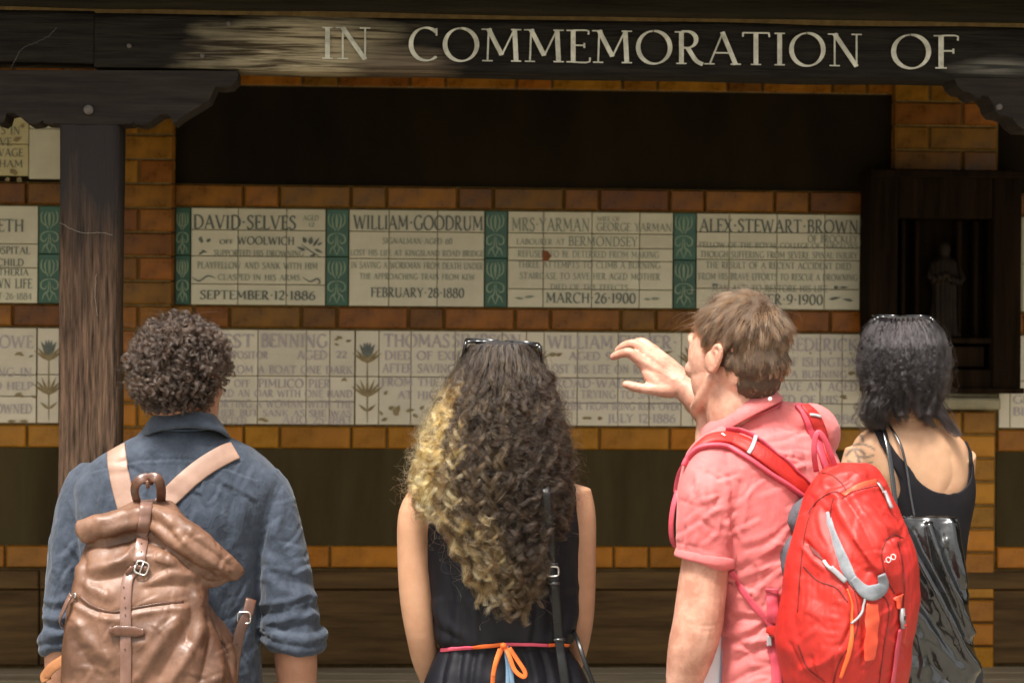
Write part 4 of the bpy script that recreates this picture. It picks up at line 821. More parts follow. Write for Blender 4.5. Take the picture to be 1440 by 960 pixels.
def curly(guides, per, R, wave, jit, seed, frizz=.0, tones=None, rgrow=.25):
    """guides (g,k,3) -> locks of `per` strands wound round each guide; R helix radius (g,), wave length (g,)"""
    rg = np.random.default_rng(seed); g, k, _ = guides.shape; a, b = frame_of(guides)
    L = np.concatenate([np.zeros((g, 1)), np.cumsum(np.linalg.norm(np.diff(guides, axis=1), axis=2), 1)], 1)
    ph0 = rg.random(g) * 6.28; hand_ = np.where(rg.random(g) < .5, -1, 1); out = []; idx = []
    grow = np.clip(L / (L[:, -1:] * rgrow + 1e-6), 0, 1)
    for q in range(per):
        ph = ph0[:, None] + hand_[:, None] * L / wave[:, None] * 6.28 * (1 + rg.normal(0, .004, (g, 1))) + rg.normal(0, .30, (g, 1))
        rr = R[:, None] * grow * (1 + rg.normal(0, .12, (g, 1))); o1 = rg.normal(0, 1, (g, 1)) * jit; o2 = rg.normal(0, 1, (g, 1)) * jit
        w_ = .35 + .65 * grow + frizz * rg.random((g, 1)) * (L / L[:, -1:]) ** 2
        p = guides + a * (rr * np.cos(ph) + o1 * w_)[..., None] + b * (rr * np.sin(ph) + o2 * w_)[..., None]
        out.append(p); idx.append(np.arange(g))
    return np.concatenate(out), np.concatenate(idx)
def sphere_dirs(n, seed):
    rg = np.random.default_rng(seed); v = rg.normal(size=(n, 3)); return nrm(v)

# ------------------------------------------------------------------ the man in the blue linen shirt
F = Fig(4.92); m1 = thing('person', 'man with short curly brown hair in a dark blue linen shirt, seen from behind', 'person', tuple(np.append(F.p(240, 480)[:2], 0)))
def kid(o, root):                              # child placed in world space under a root that is not at the origin
    o.parent = root; o.matrix_parent_inverse = Matrix.Translation(-root.location); return o
H1 = Head(F.p(257, 540, .01), math.radians(-20), math.radians(4))
b = MB(); H1.build(b)
F.limb(b, [(258, 545, .0, .058), (258, 590, .0, .059), (258, 640, .01, .068)])
F.body(b, [(625, 215, 300, .06, .01), (680, 115, 388, .085, .02), (740, 122, 374, .10, .02), (860, 128, 358, .095, .02), (980, 126, 356, .10, .02), (1080, 124, 360, .10, .02)])
LW = F.p(92, 1040, .05); RW_ = F.p(424, 1050, .05)
F.limb(b, [(132, 705, .03, .040), (108, 780, .01, .036), (92, 880, .0, .037), (86, 925, .0, .036), (88, 975, .02, .032), (92, 1040, .05, .024)])
F.limb(b, [(366, 705, .03, .040), (394, 780, .01, .036), (408, 880, .0, .036), (415, 915, .0, .046), (418, 960, .02, .042), (423, 1040, .05, .027)])
hand(b, LW, (0, .15, -1), (-1, 0, 0), (0, 1, 0)); hand(b, RW_, (0, .15, -1), (1, 0, 0), (0, 1, 0))
c1, w1 = legs(F, b, 128, 360, .86)
me = fused(b, .0042, 3, 'body'); folds(me, [], .0, fine=.0004)
kid(put('body', me, None, 'skin_a'), m1); eyes(H1, None)
for o in [o for o in COL.objects if o.parent is None and o.name.split('.')[0] in ('eye', 'iris')]: kid(o, m1)
# stubble on the jaw: short strands
# shirt
b = MB()
F.body(b, [(600, 224, 292, .062, .012), (612, 200, 316, .078, .012), (630, 160, 352, .092, .015), (652, 128, 380, .105, .02), (680, 104, 398, .118, .02), (730, 104, 386, .132, .02), (800, 112, 372, .126, .02), (880, 112, 366, .120, .02), (980, 106, 368, .124, .02), (1060, 102, 372, .125, .02)])
F.limb(b, [(258, 596, .0, .066), (256, 608, .005, .074), (250, 630, .01, .09)])
F.limb(b, [(140, 668, .02, .050), (121, 700, .02, .058), (107, 760, .01, .056), (98, 830, .0, .051), (92, 872, .0, .048), (88, 904, .0, .042)])
F.limb(b, [(362, 672, .02, .050), (376, 704, .02, .058), (392, 760, .01, .056), (402, 830, .0, .060), (408, 872, .0, .063), (412, 906, .0, .058)])
for cx, cy, r, x in ((88, 893, .046, -1), (412, 890, .066, 1)):          # rolled cuffs
    a_ = np.linspace(0, 2 * PI, 30); cc = F.p(cx, cy, 0); rr = r - .004
    for dz, e in ((0, 0), (-.022, -.003)):
        b.tube([cc + [rr_ * math.cos(t), rr_ * math.sin(t), dz + .006 * math.sin(t * 2 + x) + x * .010 * -math.cos(t) * .6] for t in a_ for rr_ in (rr + e,)], .0125, 10, (0, 0, 1))
me = fused(b, .0036, 4, 'shirt')
fl_ = []
A = lambda amp, w, *p: fl_.append((amp, w, list(p)))
for y, s_ in ((842, 1), (856, -1), (868, 1), (880, -1)): A(.0042 * s_, 5, (366, y + 8), (400, y + 4), (430, y - 4), (450, y - 2))
for y, s_ in ((800, 1), (816, -1), (830, 1)): A(.0032 * s_, 7, (372, y - 20), (400, y), (440, y + 4))
for y, s_ in ((842, 1), (853, -1), (866, 1), (878, -1), (888, 1)): A(.0042 * s_, 5, (60, y), (80, y + 4), (108, y - 4))
A(-.004, 6, (368, 900), (364, 840), (366, 780), (378, 730), (386, 700)); A(.004, 9, (380, 840), (378, 780), (392, 722)); A(-.003, 5, (396, 682), (388, 700), (374, 740), (360, 800))
A(-.003, 5, (106, 700), (108, 760), (112, 820)); A(.0035, 8, (118, 720), (124, 790)); A(.003, 8, (350, 700), (335, 760), (350, 830)); A(-.003, 7, (330, 690), (318, 760), (330, 850), (340, 920))
A(.003, 7, (300, 720), (310, 800), (345, 900)); A(-.0035, 6, (340, 880), (350, 930), (352, 960)); A(.0035, 6, (325, 900), (330, 960)); A(-.003, 5, (215, 640), (225, 680), (228, 700)); A(.0025, 6, (200, 645), (205, 690))
A(-.0025, 5, (290, 660), (312, 690), (318, 720)); A(.0025, 6, (145, 660), (140, 700), (150, 740)); A(-.002, 2, (130, 664), (200, 648), (280, 648), (360, 674)); A(.0015, 2.4, (130, 667), (200, 651), (280, 651), (360, 677))
A(-.0018, 2, (394, 668), (382, 700), (374, 740)); A(.002, 6, (410, 700), (420, 760), (424, 800)); A(-.0025, 6, (400, 740), (408, 790), (420, 830)); A(.0025, 7, (85, 720), (78, 780), (74, 830))
fl_ += creases(34, (140, 650, 360, 830), (100, 30), (18, 50), 5) + creases(26, (372, 700, 440, 880), (60, 30), (14, 38), 6) + creases(18, (66, 720, 108, 880), (110, 30), (12, 34), 7) + creases(16, (300, 800, 362, 955), (70, 20), (20, 60), 8)
folds(me, fl_, .0036, (13, 13, 7), 3.0, .0005); shirt_me = me; shirt = kid(put('shirt', me, None, 'linen'), m1)
# collar: a folded stand
def collar(F, rows_in, rows_out, m, parent, root, th=.0022):
    b = MB(); k = 44; a, c = spl(F.P(rows_in), k), spl(F.P(rows_out), k); n_ = nrm(np.cross(np.gradient(a, axis=0), c - a)); v = []
    prof = [(0.0, -1), (0, 1), (.3, 1.6), (.7, 1.9), (1, 1), (1, -1)]
    v = np.stack([a + (c - a) * u + n_ * (th * w) for u, w in prof], 1); f = []; q = len(prof)
    for i in range(k - 1):
        for j in range(q): j2 = (j + 1) % q; f.append((i * q + j, (i + 1) * q + j, (i + 1) * q + j2, i * q + j2))
    b.add(v.reshape(-1, 3), f); me = b.mesh('collar'); o = link('collar', me, None, M[m]); return kid(o, root)
collar(F, [(300, 590, .06), (304, 588, .03), (299, 583, -.030), (285, 580, -.052), (258, 578, -.062), (232, 580, -.054), (216, 585, -.030), (211, 590, .03), (216, 592, .06)],
          [(312, 628, .07), (325, 622, .03), (318, 612, -.045), (300, 604, -.075), (262, 601, -.088), (226, 605, -.078), (206, 612, -.050), (196, 618, .03), (206, 624, .07)], 'linen', shirt, m1)
b = MB(); a_ = np.linspace(0, 2 * PI, 40); b.tube([F.p(258, 598, 0.0) + [.064 * math.cos(t), .064 * math.sin(t) + .003, .006 * math.sin(t)] for t in a_], (.016, .004), 10, (0, 0, 1)); kid(put('collar_stand', b.mesh('collar_stand'), None, 'linen_dark'), m1)
b = MB(); F.body(b, [(1000, 116, 362, .118, .02), (1060, 118, 360, .112, .02), (1100, 122, 356, .11, .02)], n=16); legs(F, b, 120, 358, .84, .0, (.098, .078, .066)); me = fused(b, .008, 4, 'trousers'); folds(me, [], .004, (8, 8, 12), 9); kid(put('trousers', me, None, 'trousers'), m1)
g0 = len(COL.objects); shoes(None, c1, w1, rotz(-.05))
for o in list(COL.objects)[g0:]: kid(o, m1)
# hair: a dense mass of short curls
def cap(H, parts, m, root, voxel=.005, lump=.004, name='hair'):
    b = MB()
    for c, r in parts: b.ell(H.w(c)[0], np.array(r) * H.k, H.R, 26, 16)
    me = fused(b, voxel, 3, name); co, no = getco(me), getno(me); setco(me, co + no * (lump * noise(co * 55))[:, None]); return kid(put(name, me, None, m), root)
hair1 = cap(H1, [((0, -.014, .048), (.085, .100, .086)), ((0, -.040, .010), (.080, .082, .062)), ((0, -.05, -.02), (.068, .060, .045))], 'under_a', m1, lump=.006)
d = sphere_dirs(5200, 5); d = d[(d[:, 2] > -.75)]
root = d * np.array([.083, .099, .087]) + np.array([0, -.014, .046])
low = d[:, 2] < -.15; root[low] += np.array([0, -.020, -.012])
ok = ~((root[:, 1] > .050) & (root[:, 2] < .085)) & ~((root[:, 2] < .006) & (root[:, 1] > -.012)) & (root[:, 2] > -.062)
root, d = root[ok], d[ok]; n = min(1500, len(root)); root, d = root[:n], d[:n]; rg = np.random.default_rng(8)
ln = rg.uniform(.028, .054, n) * np.where(d[:, 2] < -.2, .62, 1) * np.where(d[:, 2] > .3, 1.08, 1); gd = nrm(d + rg.normal(0, .55, (n, 3)) + np.array([0, -.05, -.1])); k = 22; tt = np.linspace(0, 1, k)[None, :, None]
path = root[:, None] + gd[:, None] * ln[:, None, None] * tt * .62 + np.array([0, 0, -.012]) * tt ** 2 + nrm(np.cross(gd, rg.normal(size=(n, 3))))[:, None] * (ln[:, None, None] * .35 * np.sin(tt * 2.4))
path = H1.w(path.reshape(-1, 3)).reshape(n, k, 3)
st_, ix_ = curly(path, 24, rg.uniform(.0042, .0098, n), rg.uniform(.020, .042, n), .0012, 4, .5)
kid(strands('curls', st_, .00028, 'hair_a', None, tip=.5, seed=1, ix=ix_), m1).parent = hair1

bpy.data.objects['curls'].matrix_parent_inverse = Matrix.Identity(4)
st_, _ = curly(path[:420], 3, rg.uniform(.003, .010, 420), rg.uniform(.02, .05, 420), .005, 14, 2.5); strands('loose_strands', H1.o + (st_ - H1.o) * 1.05, .00022, 'hair_a', hair1, None, .4, 15)

# ------------------------------------------------------------------ the leather backpack
bp = thing('leather_backpack', 'brown leather roll-top backpack with buckled strap on the back of the man in blue', 'backpack', tuple(np.append(F.p(200, 480)[:2], 1.2)))
b = MB(); f0 = -.13
F.body(b, [(704, 190, 240, .012, f0 - .010), (716, 168, 250, .026, f0 - .030), (740, 140, 268, .042, f0 - .045), (770, 124, 284, .058, f0 - .06), (805, 112, 290, .068, f0 - .07), (850, 102, 288, .078, f0 - .08), (900, 96, 302, .084, f0 - .085), (950, 94, 318, .086, f0 - .085), (1010, 94, 324, .088, f0 - .085), (1060, 100, 318, .080, f0 - .08), (1085, 112, 300, .05, f0 - .08)], 2.8)
b.tube(F.P([(262, 818, f0 - .03), (290, 862, f0 - .02), (322, 905, f0 - .01), (326, 960, f0 - .01), (318, 1030, f0 - .02)]), [(.010, .028), (.014, .040), (.012, .040), (.014, .040), (.012, .03)], 18, (0, -1, 0), 34)
# folded top: two rolled wings falling to either side
b.tube(F.P([(114, 748, f0 - .095), (138, 740, f0 - .10), (166, 735, f0 - .10), (196, 728, f0 - .085), (218, 722, f0 - .07)]), [(.024, .020), (.024, .022), (.025, .024), (.024, .022), (.02, .02)], 20, (0, -1, 0), 40, 2.4)
b.tube(F.P([(212, 722, f0 - .072), (240, 738, f0 - .095), (272, 762, f0 - .105), (304, 786, f0 - .10), (330, 804, f0 - .085), (336, 809, f0 - .08)]), [(.022, .020), (.030, .026), (.032, .028), (.027, .024), (.019, .015), (.014, .009)], 20, (0, -1, 0), 44, 2.4)
b.tube(F.P([(225, 778, f0 - .11), (262, 800, f0 - .10), (300, 812, f0 - .09), (320, 808, f0 - .085)]), [(.02, .02), (.026, .022), (.020, .018), (.010, .008)], 18, (0, -1, 0), 36)
me = fused(b, .0038, 2, 'bag_body'); fl_ = []
A(-.010, 6, (118, 766), (150, 765), (180, 758), (200, 754), (232, 770), (262, 792), (290, 818), (315, 818)); A(.006, 7, (150, 748), (185, 738), (212, 740), (250, 768), (290, 800))
A(.009, 10, (130, 800), (160, 792), (200, 784), (240, 790)); A(-.006, 8, (135, 816), (160, 812), (185, 806)); A(.008, 9, (112, 800), (120, 820), (150, 838)); A(-.006, 6, (118, 782), (122, 800), (116, 826))
A(.007, 8, (212, 820), (240, 808), (272, 808)); A(-.007, 7, (205, 826), (235, 822), (262, 824)); A(.005, 6, (224, 742), (236, 756), (240, 768)); A(-.006, 5, (214, 732), (232, 742), (246, 756)); A(-.005, 5, (196, 740), (200, 752), (212, 760))
A(-.005, 3, (104, 842), (130, 856), (160, 862), (190, 855), (225, 850), (262, 846)); A(.003, 4, (104, 850), (130, 865), (160, 871), (190, 864), (225, 858), (262, 854))
A(.008, 10, (255, 862), (236, 890), (212, 925), (196, 950)); A(-.006, 8, (262, 880), (245, 915), (225, 950)); A(.008, 9, (275, 840), (282, 880), (265, 920), (240, 958)); A(-.008, 7, (268, 836), (270, 870), (262, 900)); A(-.007, 7, (290, 868), (296, 900), (288, 940), (280, 960)); A(.007, 8, (300, 880), (310, 915), (306, 955))
A(.006, 9, (110, 880), (125, 900), (150, 925)); A(-.005, 8, (106, 900), (120, 925), (140, 950)); A(.005, 9, (225, 868), (215, 890), (200, 905)); A(-.004, 6, (255, 866), (262, 890), (276, 912)); A(.005, 8, (150, 870), (148, 900), (160, 940))
A(-.0018, 1.6, (143, 736), (143, 768)); A(-.0018, 1.6, (313, 780), (307, 800)); A(.006, 5, (116, 762), (145, 762)); A(-.0016, 1.5, (258, 905), (270, 918), (280, 935))
A(.004, 6, (195, 760), (175, 785), (150, 800)); A(-.004, 5, (230, 800), (215, 812), (195, 815)); A(.005, 6, (205, 715), (225, 722), (240, 735)); A(.006, 5, (250, 750), (280, 778), (318, 802)); A(-.005, 4, (262, 752), (295, 774), (325, 795))
fl_ += creases(46, (104, 735, 320, 955), (60, 45), (12, 40), 9, (.0007, .0018), (1.5, 2.8))
folds(me, fl_, .0026, (15, 15, 12), 21.0, .0004); bag_me = me; bag = kid(put('bag_body', me, None, 'leather'), bp)
T1 = [bvh(bag_me)]; T1s = [bvh(shirt_me)]; T1b = T1 + T1s
def strap(name, trees, line, w, th, m, root, D, off=.001, n=44, sm=3):
    b = MB(); drape(b, trees, line, w, th, D, off, n, sm); return kid(put(name, b.mesh(name), None, m), root)
SL = strap('shoulder_strap', T1s, [(164, 631), (166, 655), (172, 685), (180, 715)], .0215, .004, 'natural', bp, F.D)
SR = strap('shoulder_strap', T1s, [(330, 634), (318, 638), (290, 654), (262, 676), (238, 700), (226, 716)], .0215, .004, 'natural', bp, F.D)
hd = MB(); pts = F.P([(193, 704, f0 - .02), (190, 688, f0 - .045), (195, 676, f0 - .055), (206, 672, f0 - .05), (207, 678, f0 - .045)]); ribbon(hd, spl(pts, 26), np.tile(np.array([-.35, -.9, .25]), (26, 1)), .0105, .004)
pts = F.P([(226, 704, f0 - .02), (226, 686, f0 - .045), (221, 673, f0 - .055), (211, 672, f0 - .05), (208, 680, f0 - .045)]); ribbon(hd, spl(pts, 26), np.tile(np.array([.35, -.9, .25]), (26, 1)), .0105, .004)
hd.tube(F.P([(207, 676, f0 - .058), (208, 686, f0 - .055)]), .004, 8, (0, -1, 0)); kid(put('grab_handle', hd.mesh('grab_handle'), None, 'leather_dark'), bp)
strap('centre_strap', T1, [(206, 708), (203, 728), (200, 755), (196, 790)], .0125, .0035, 'leather_mid', bp, F.D, .002)
lower = strap('centre_strap', T1, [(190, 800), (180, 815), (177, 850), (177, 890), (177, 930), (177, 975)], .0115, .003, 'leather_mid', bp, F.D, .002)
kp = strap('strap_keeper', T1, [(153, 886), (165, 886), (190, 887), (204, 888)], [.006, .0105, .0105, .006], .004, 'leather_dark', bp, F.D, .006)
for (x, y) in ((175, 826), (176, 840), (177, 853), (177, 866), (176, 912), (198, 766), (199, 778)):
    p, q = hit(T1, x, y, F.D); b = MB(); b.tube([p + q * .0062, p + q * .0071], .0016, 10, (0, 0, 1), taper=False); kid(put('strap_hole', b.mesh('strap_hole'), None, 'stitch'), bp)
def ring_buckle(name, cx, cy, w, h, r, D, trees, root, off=.009, rot=0.0, m='silver', prong=True):
    p, q = hit(trees, cx, cy, D); ux = nrm(np.cross((0, 0, 1), q)) * -1; uz = nrm(np.cross(q, ux)) * -1; c_, s_ = math.cos(rot), math.sin(rot); ux, uz = ux * c_ + uz * s_, uz * c_ - ux * s_
    a = np.linspace(0, 2 * PI, 29); pts = [p + q * off + ux * w * np.sign(math.cos(t)) * abs(math.cos(t)) ** .5 + uz * h * np.sign(math.sin(t)) * abs(math.sin(t)) ** .5 for t in a]
    b = MB(); b.tube(pts, r, 8, q)
    if prong: b.tube([p + q * off + uz * h, p + q * (off + r * 1.5), p + q * off - uz * h * 1.1], r * .8, 8, q)
    return kid(put(name, b.mesh(name), None, m), root)
ring_buckle('buckle', 200, 798, .013, .013, .0020, F.D, T1, bp, .009, .35)
strap('buckle_tab', T1, [(178, 806), (190, 797), (208, 800)], .005, .003, 'leather_dark', bp, F.D, .005, 16)
z1_ = strap('zip', T1, [(112, 838), (130, 852), (158, 860), (182, 856), (220, 849), (258, 845)], .0028, .0012, 'leather_dark', bp, F.D, .0008)
strap('zip_pull', T1b, [(107, 836), (100, 852), (95, 866), (89, 881)], .006, .003, 'leather_mid', bp, F.D, .012, 20); ring_buckle('zip_slider', 107, 837, .005, .004, .0016, F.D, T1, bp, .006, prong=False)
st2 = MB(); pts = F.P([(98, 922, -.16), (86, 930, -.15), (74, 938, -.14), (64, 950, -.13), (66, 957, -.13)]); ribbon(st2, spl(pts, 20), np.tile(np.array([-.2, -1, .2]), (20, 1)), .011, .003); kid(put('side_strap', st2.mesh('side_strap'), None, 'leather_tan'), bp)
st3 = MB(); pts = F.P([(353, 842, -.13), (347, 865, -.145), (338, 885, -.155), (331, 920, -.16), (326, 960, -.16), (322, 1000, -.15)]); ribbon(st3, spl(pts, 30), np.tile(np.array([.25, -1, .1]), (30, 1)), .0115, .0035); kid(put('side_strap', st3.mesh('side_strap'), None, 'leather_dark'), bp)
b = MB(); c_ = F.p(343, 868, -.152); b.tube([c_ + RT * .0135 * np.sign(math.cos(t)) * abs(math.cos(t)) ** .5 + UP * .012 * np.sign(math.sin(t)) * abs(math.sin(t)) ** .5 for t in np.linspace(0, 2 * PI, 25)], .0018, 8, (0, -1, 0)); kid(put('buckle', b.mesh('buckle'), None, 'silver'), bp)
for (x, y) in ((334, 905), (332, 925), (330, 945)):
    b = MB(); c_ = F.p(x, y, -.165); b.tube([c_, c_ + [0, -.002, 0]], .0015, 8, (0, 0, 1), taper=False); kid(put('strap_hole', b.mesh('strap_hole'), None, 'stitch'), bp)

def envelope_hair(F, rows, nl, per, k, seed, R, wave, top, yend, jit=.0022, frizz=.5, tone=None, rho=(.80, 1.0), th_max=1.55, wig=.006, th0=0.0):
    """locks that fall over an envelope: rows (py, xl, xr, half depth, centre dd); returns strands and tones"""
    rg = np.random.default_rng(seed); rows = np.array(rows, float); ys = rows[:, 0]
    th = rg.uniform(-th_max, th_max, nl) + th0; rh = rho[0] + (rho[1] - rho[0]) * rg.random(nl) ** .6; t = np.linspace(0, 1, k)
    y0 = top[0] + (top[1] - top[0]) * rg.random(nl) ** 1.6; ye = np.array([yend(a, rg) for a in th]); gd = np.empty((nl, k, 3)); yy = np.empty((nl, k))
    for i in range(nl):
        y = y0[i] + (ye[i] - y0[i]) * t; drift = th[i] + .10 * np.sin(t * 5 + rg.random() * 6) * t + rg.normal(0, .05) * t
        f = lambda c: np.interp(y, ys, rows[:, c]); cx, hw, bb_, dc = (f(1) + f(2)) / 2, (f(2) - f(1)) / 2, f(3), f(4)
        rr = rh[i] * np.clip(.92 + .08 * t * 3, 0, 1); px, dd = cx + hw * np.sin(drift) * rr, dc - bb_ * np.cos(drift) * rr
        for j in range(k): gd[i, j] = F.p(px[j], y[j], dd[j])
        yy[i] = y
    n_ = np.cumsum(rg.normal(0, 1, (nl, k, 3)), 1); n_ = (n_ - n_.mean(1, keepdims=True)) / np.sqrt(k); gd += n_ * wig * t[None, :, None]
    st_, ix = curly(gd, per, rg.uniform(*R, nl), rg.uniform(*wave, nl), jit, seed + 1, frizz, rgrow=.30)
    tn = None
    if tone is not None: tn = np.stack([tone(th[i], yy[i], rg) for i in range(nl)])[ix]; tn = np.clip(tn + rg.normal(0, .10, (len(tn), 1)), 0, 1)
    envelope_hair.ix = ix; return st_, tn
def hair_base(F, rows, sc, m, root, lump=.006, name='hair', extra=None, cut=None):
    b = MB(); rr = [(y, (l + r) / 2 - (r - l) / 2 * sc, (l + r) / 2 + (r - l) / 2 * sc, bb_ * sc, dc) for y, l, r, bb_, dc in rows if cut is None or y <= cut]; F.body(b, rr, 2.0, n=70)
    if extra: extra(b)
    me = fused(b, .006, 3, name); co, no = getco(me), getno(me); setco(me, co + no * (lump * noise(co * np.array([60, 60, 14])))[:, None]); return kid(put(name, me, None, m), root)
def keep(o, root): o.parent = root; return o   # strands sit in world space under a hair mesh that sits at the origin

# ------------------------------------------------------------------ the woman with long curls
F = Fig(4.85); m2 = thing('person', 'woman with long dark and blonde curls in a sleeveless black dress, seen from behind', 'person', tuple(np.append(F.p(707, 480)[:2], 0)))
H2 = Head(F.p(708, 572, .01), 0, 0, 0, .97); b = MB(); H2.build(b)
F.limb(b, [(708, 575, .0, .050), (708, 640, .0, .050), (708, 680, .01, .066)])
F.body(b, [(655, 668, 748, .055, .01), (676, 620, 796, .075, .01), (700, 596, 820, .088, .015), (760, 602, 812, .092, .02), (840, 610, 806, .085, .02), (905, 622, 792, .080, .02), (980, 606, 812, .095, .02), (1060, 600, 818, .10, .02)])
F.limb(b, [(602, 694, .01, .036), (585, 722, .0, .037), (581, 770, .0, .0345), (585, 840, .0, .0350), (592, 895, .01, .0310), (602, 935, .05, .0300), (625, 985, .13, .024), (665, 1005, .20, .019)])
F.limb(b, [(808, 692, .01, .036), (815, 725, .01, .035), (816, 780, .02, .034), (815, 850, .03, .033), (812, 890, .04, .030), (803, 930, .09, .028), (785, 980, .16, .023), (748, 1005, .21, .019)])
hand(b, F.p(665, 1005, .20), (1, .3, -.25), (0, .6, 1), (0, 1, -.6), .92); hand(b, F.p(748, 1005, .215), (-1, .3, -.2), (0, .6, 1), (0, 1, -.6), .92)
c2, w2 = legs(F, b, 604, 814, .86, .02, (.085, .052, .034)); me = fused(b, .0042, 3, 'body'); kid(put('body', me, None, 'skin_b'), m2)
n0 = len(COL.objects); eyes(H2, None)
b = MB()
F.body(b, [(674, 640, 782, .070, .005), (680, 618, 802, .082, .008), (690, 604, 815, .092, .012), (720, 599, 818, .100, .018), (780, 600, 817, .104, .02), (840, 606, 814, .102, .02), (880, 610, 812, .100, .02), (898, 613, 808, .098, .02), (908, 620, 798, .088, .02), (920, 614, 806, .094, .02), (945, 602, 820, .106, .02), (980, 592, 832, .118, .02), (1080, 575, 848, .15, .02), (1180, 565, 860, .17, .02)], 2.5)
me = fused(b, .0045, 3, 'dress'); fl_ = []
for x, dx in ((632, -8), (650, -4), (670, -6), (735, 8), (760, 8), (790, 12)): A(-.005, 4, (x, 912), (x + dx, 940), (x + dx * 1.5, 975)); A(.004, 6, (x + 9, 914), (x + 9 + dx, 945), (x + 9 + dx * 1.5, 975))
for x, dx in ((622, -2), (640, 3), (668, 0), (740, 4), (776, 6), (795, 10)): A(.0035, 6, (x, 902), (x + dx, 870), (x + dx, 845)); A(-.003, 5, (x + 9, 902), (x + 9 + dx, 878), (x + 9 + dx, 850))
A(.004, 8, (612, 850), (625, 875), (650, 893)); A(-.004, 5, (609, 868), (625, 888), (645, 898)); A(.004, 8, (812, 855), (800, 878), (780, 895)); A(-.003, 7, (612, 740), (630, 800), (640, 850)); A(.003, 9, (800, 730), (790, 800), (795, 850)); A(-.003, 5, (601, 760), (612, 770), (630, 800))
folds(me, fl_, .0035, (9, 9, 4), 31.0, .0003); dress_me = me; dress = kid(put('dress', me, None, 'black_satin'), m2); T2 = [bvh(dress_me)]
for o in list(COL.objects)[n0:]:
    if o.name.split('.')[0] in ('eye', 'iris'): kid(o, m2)
for ln, m_, w in (([(621, 914), (640, 911), (666, 909)], 'cord_pink', .0040), ([(665, 909), (690, 907), (708, 905)], 'cord_orange', .0042), ([(706, 905), (740, 905), (772, 906)], 'cord_pink', .0036), ([(771, 906), (785, 905), (799, 906)], 'cord_orange', .0040)):
    strap('belt', T2, ln, w, .0022, m_, m2, F.D, .0015, 16)
dback = -.10
for ln, m_ in (([(708, 907, dback), (700, 925, dback - .006), (694, 945, dback - .006), (692, 975, dback)], 'cord_orange'), ([(709, 906, dback), (716, 922, dback - .012), (724, 942, dback - .014), (736, 951, dback - .012), (738, 944, dback - .01), (728, 928, dback - .01), (716, 910, dback - .006)], 'cord_orange'), ([(703, 912, dback - .004), (697, 930, dback - .012), (693, 950, dback - .01)], 'cord_orange'), ([(712, 908, dback), (717, 930, dback - .004), (720, 955, dback - .004), (722, 980, dback)], 'cord_blue'), ([(711, 910, dback), (714, 935, dback - .002), (714, 965, dback - .002)], 'cord_blue')):
    b = MB(); q = spl(F.P(ln), 30); ribbon(b, q, np.tile(np.array([.15, -1, .15]), (30, 1)), .0045, .0015); kid(put('bow', b.mesh('bow'), None, m_), m2)
b = MB(); b.ell(F.p(708, 907, dback - .006), (.007, .006, .006)); kid(put('bow', b.mesh('bow'), None, 'cord_orange'), m2)
n0 = len(COL.objects); shoes(None, c2, w2, rotz(0))
for o in list(COL.objects)[n0:]: kid(o, m2)
# bag on a crossbody strap
hb = thing('shoulder_bag', 'small black handbag hanging from a glossy crossbody strap on the curly-haired woman', 'handbag', tuple(np.append(F.p(800, 480)[:2], .9)))
def rib(name, F, ln, w, th, m, root, nor=(0, -1, .1), n=40):
    b = MB(); q = spl(F.P(ln), n); ribbon(b, q, np.tile(np.array(nor, float), (n, 1)), w, th); return kid(put(name, b.mesh(name), None, m), root)
rib('strap', F, [(767, 684, -.140), (769, 700, -.150), (773, 740, -.135), (778, 796, -.108)], .0082, .003, 'patent_strap', hb); rib('strap', F, [(779, 812, -.106), (782, 850, -.102), (786, 897, -.098), (791, 935, -.108), (797, 975, -.112), (806, 1020, -.112)], .0095, .0032, 'patent_strap', hb)
rib('strap', F, [(772, 790, -.112), (777, 812, -.112), (780, 828, -.112)], .0078, .003, 'patent_strap', hb)
for cx, cy, h in ((777, 803, .010), ):
    b = MB(); c_ = F.p(cx, cy, -.114); b.tube([c_ + RT * .0125 * np.sign(math.cos(t)) * abs(math.cos(t)) ** .5 + UP * h * np.sign(math.sin(t)) * abs(math.sin(t)) ** .5 for t in np.linspace(0, 2 * PI, 25)], .0019, 8, (0, -1, 0)); kid(put('buckle', b.mesh('buckle'), None, 'silver'), hb)
for y in (793, 820, 899): b = MB(); c_ = F.p(776 + (y - 793) * .1, y, -.114); b.tube([c_ - RT * .011, c_ + RT * .011], (.004, .0035), 10, (0, -1, 0)); kid(put('strap_keeper', b.mesh('strap_keeper'), None, 'black_gloss'), hb)
rib('strap', F, [(806, 886, -.02), (814, 905, -.07), (824, 935, -.09), (838, 972, -.09), (846, 1010, -.08)], .0045, .003, 'patent_strap', hb)
b = MB(); F.body(b, [(1008, 800, 880, .02, -.10), (1020, 795, 890, .04, -.10), (1080, 792, 896, .045, -.10), (1110, 796, 890, .035, -.10)], 4.0); kid(put('bag_body', fused(b, .005, 2), None, 'black_gloss'), hb)
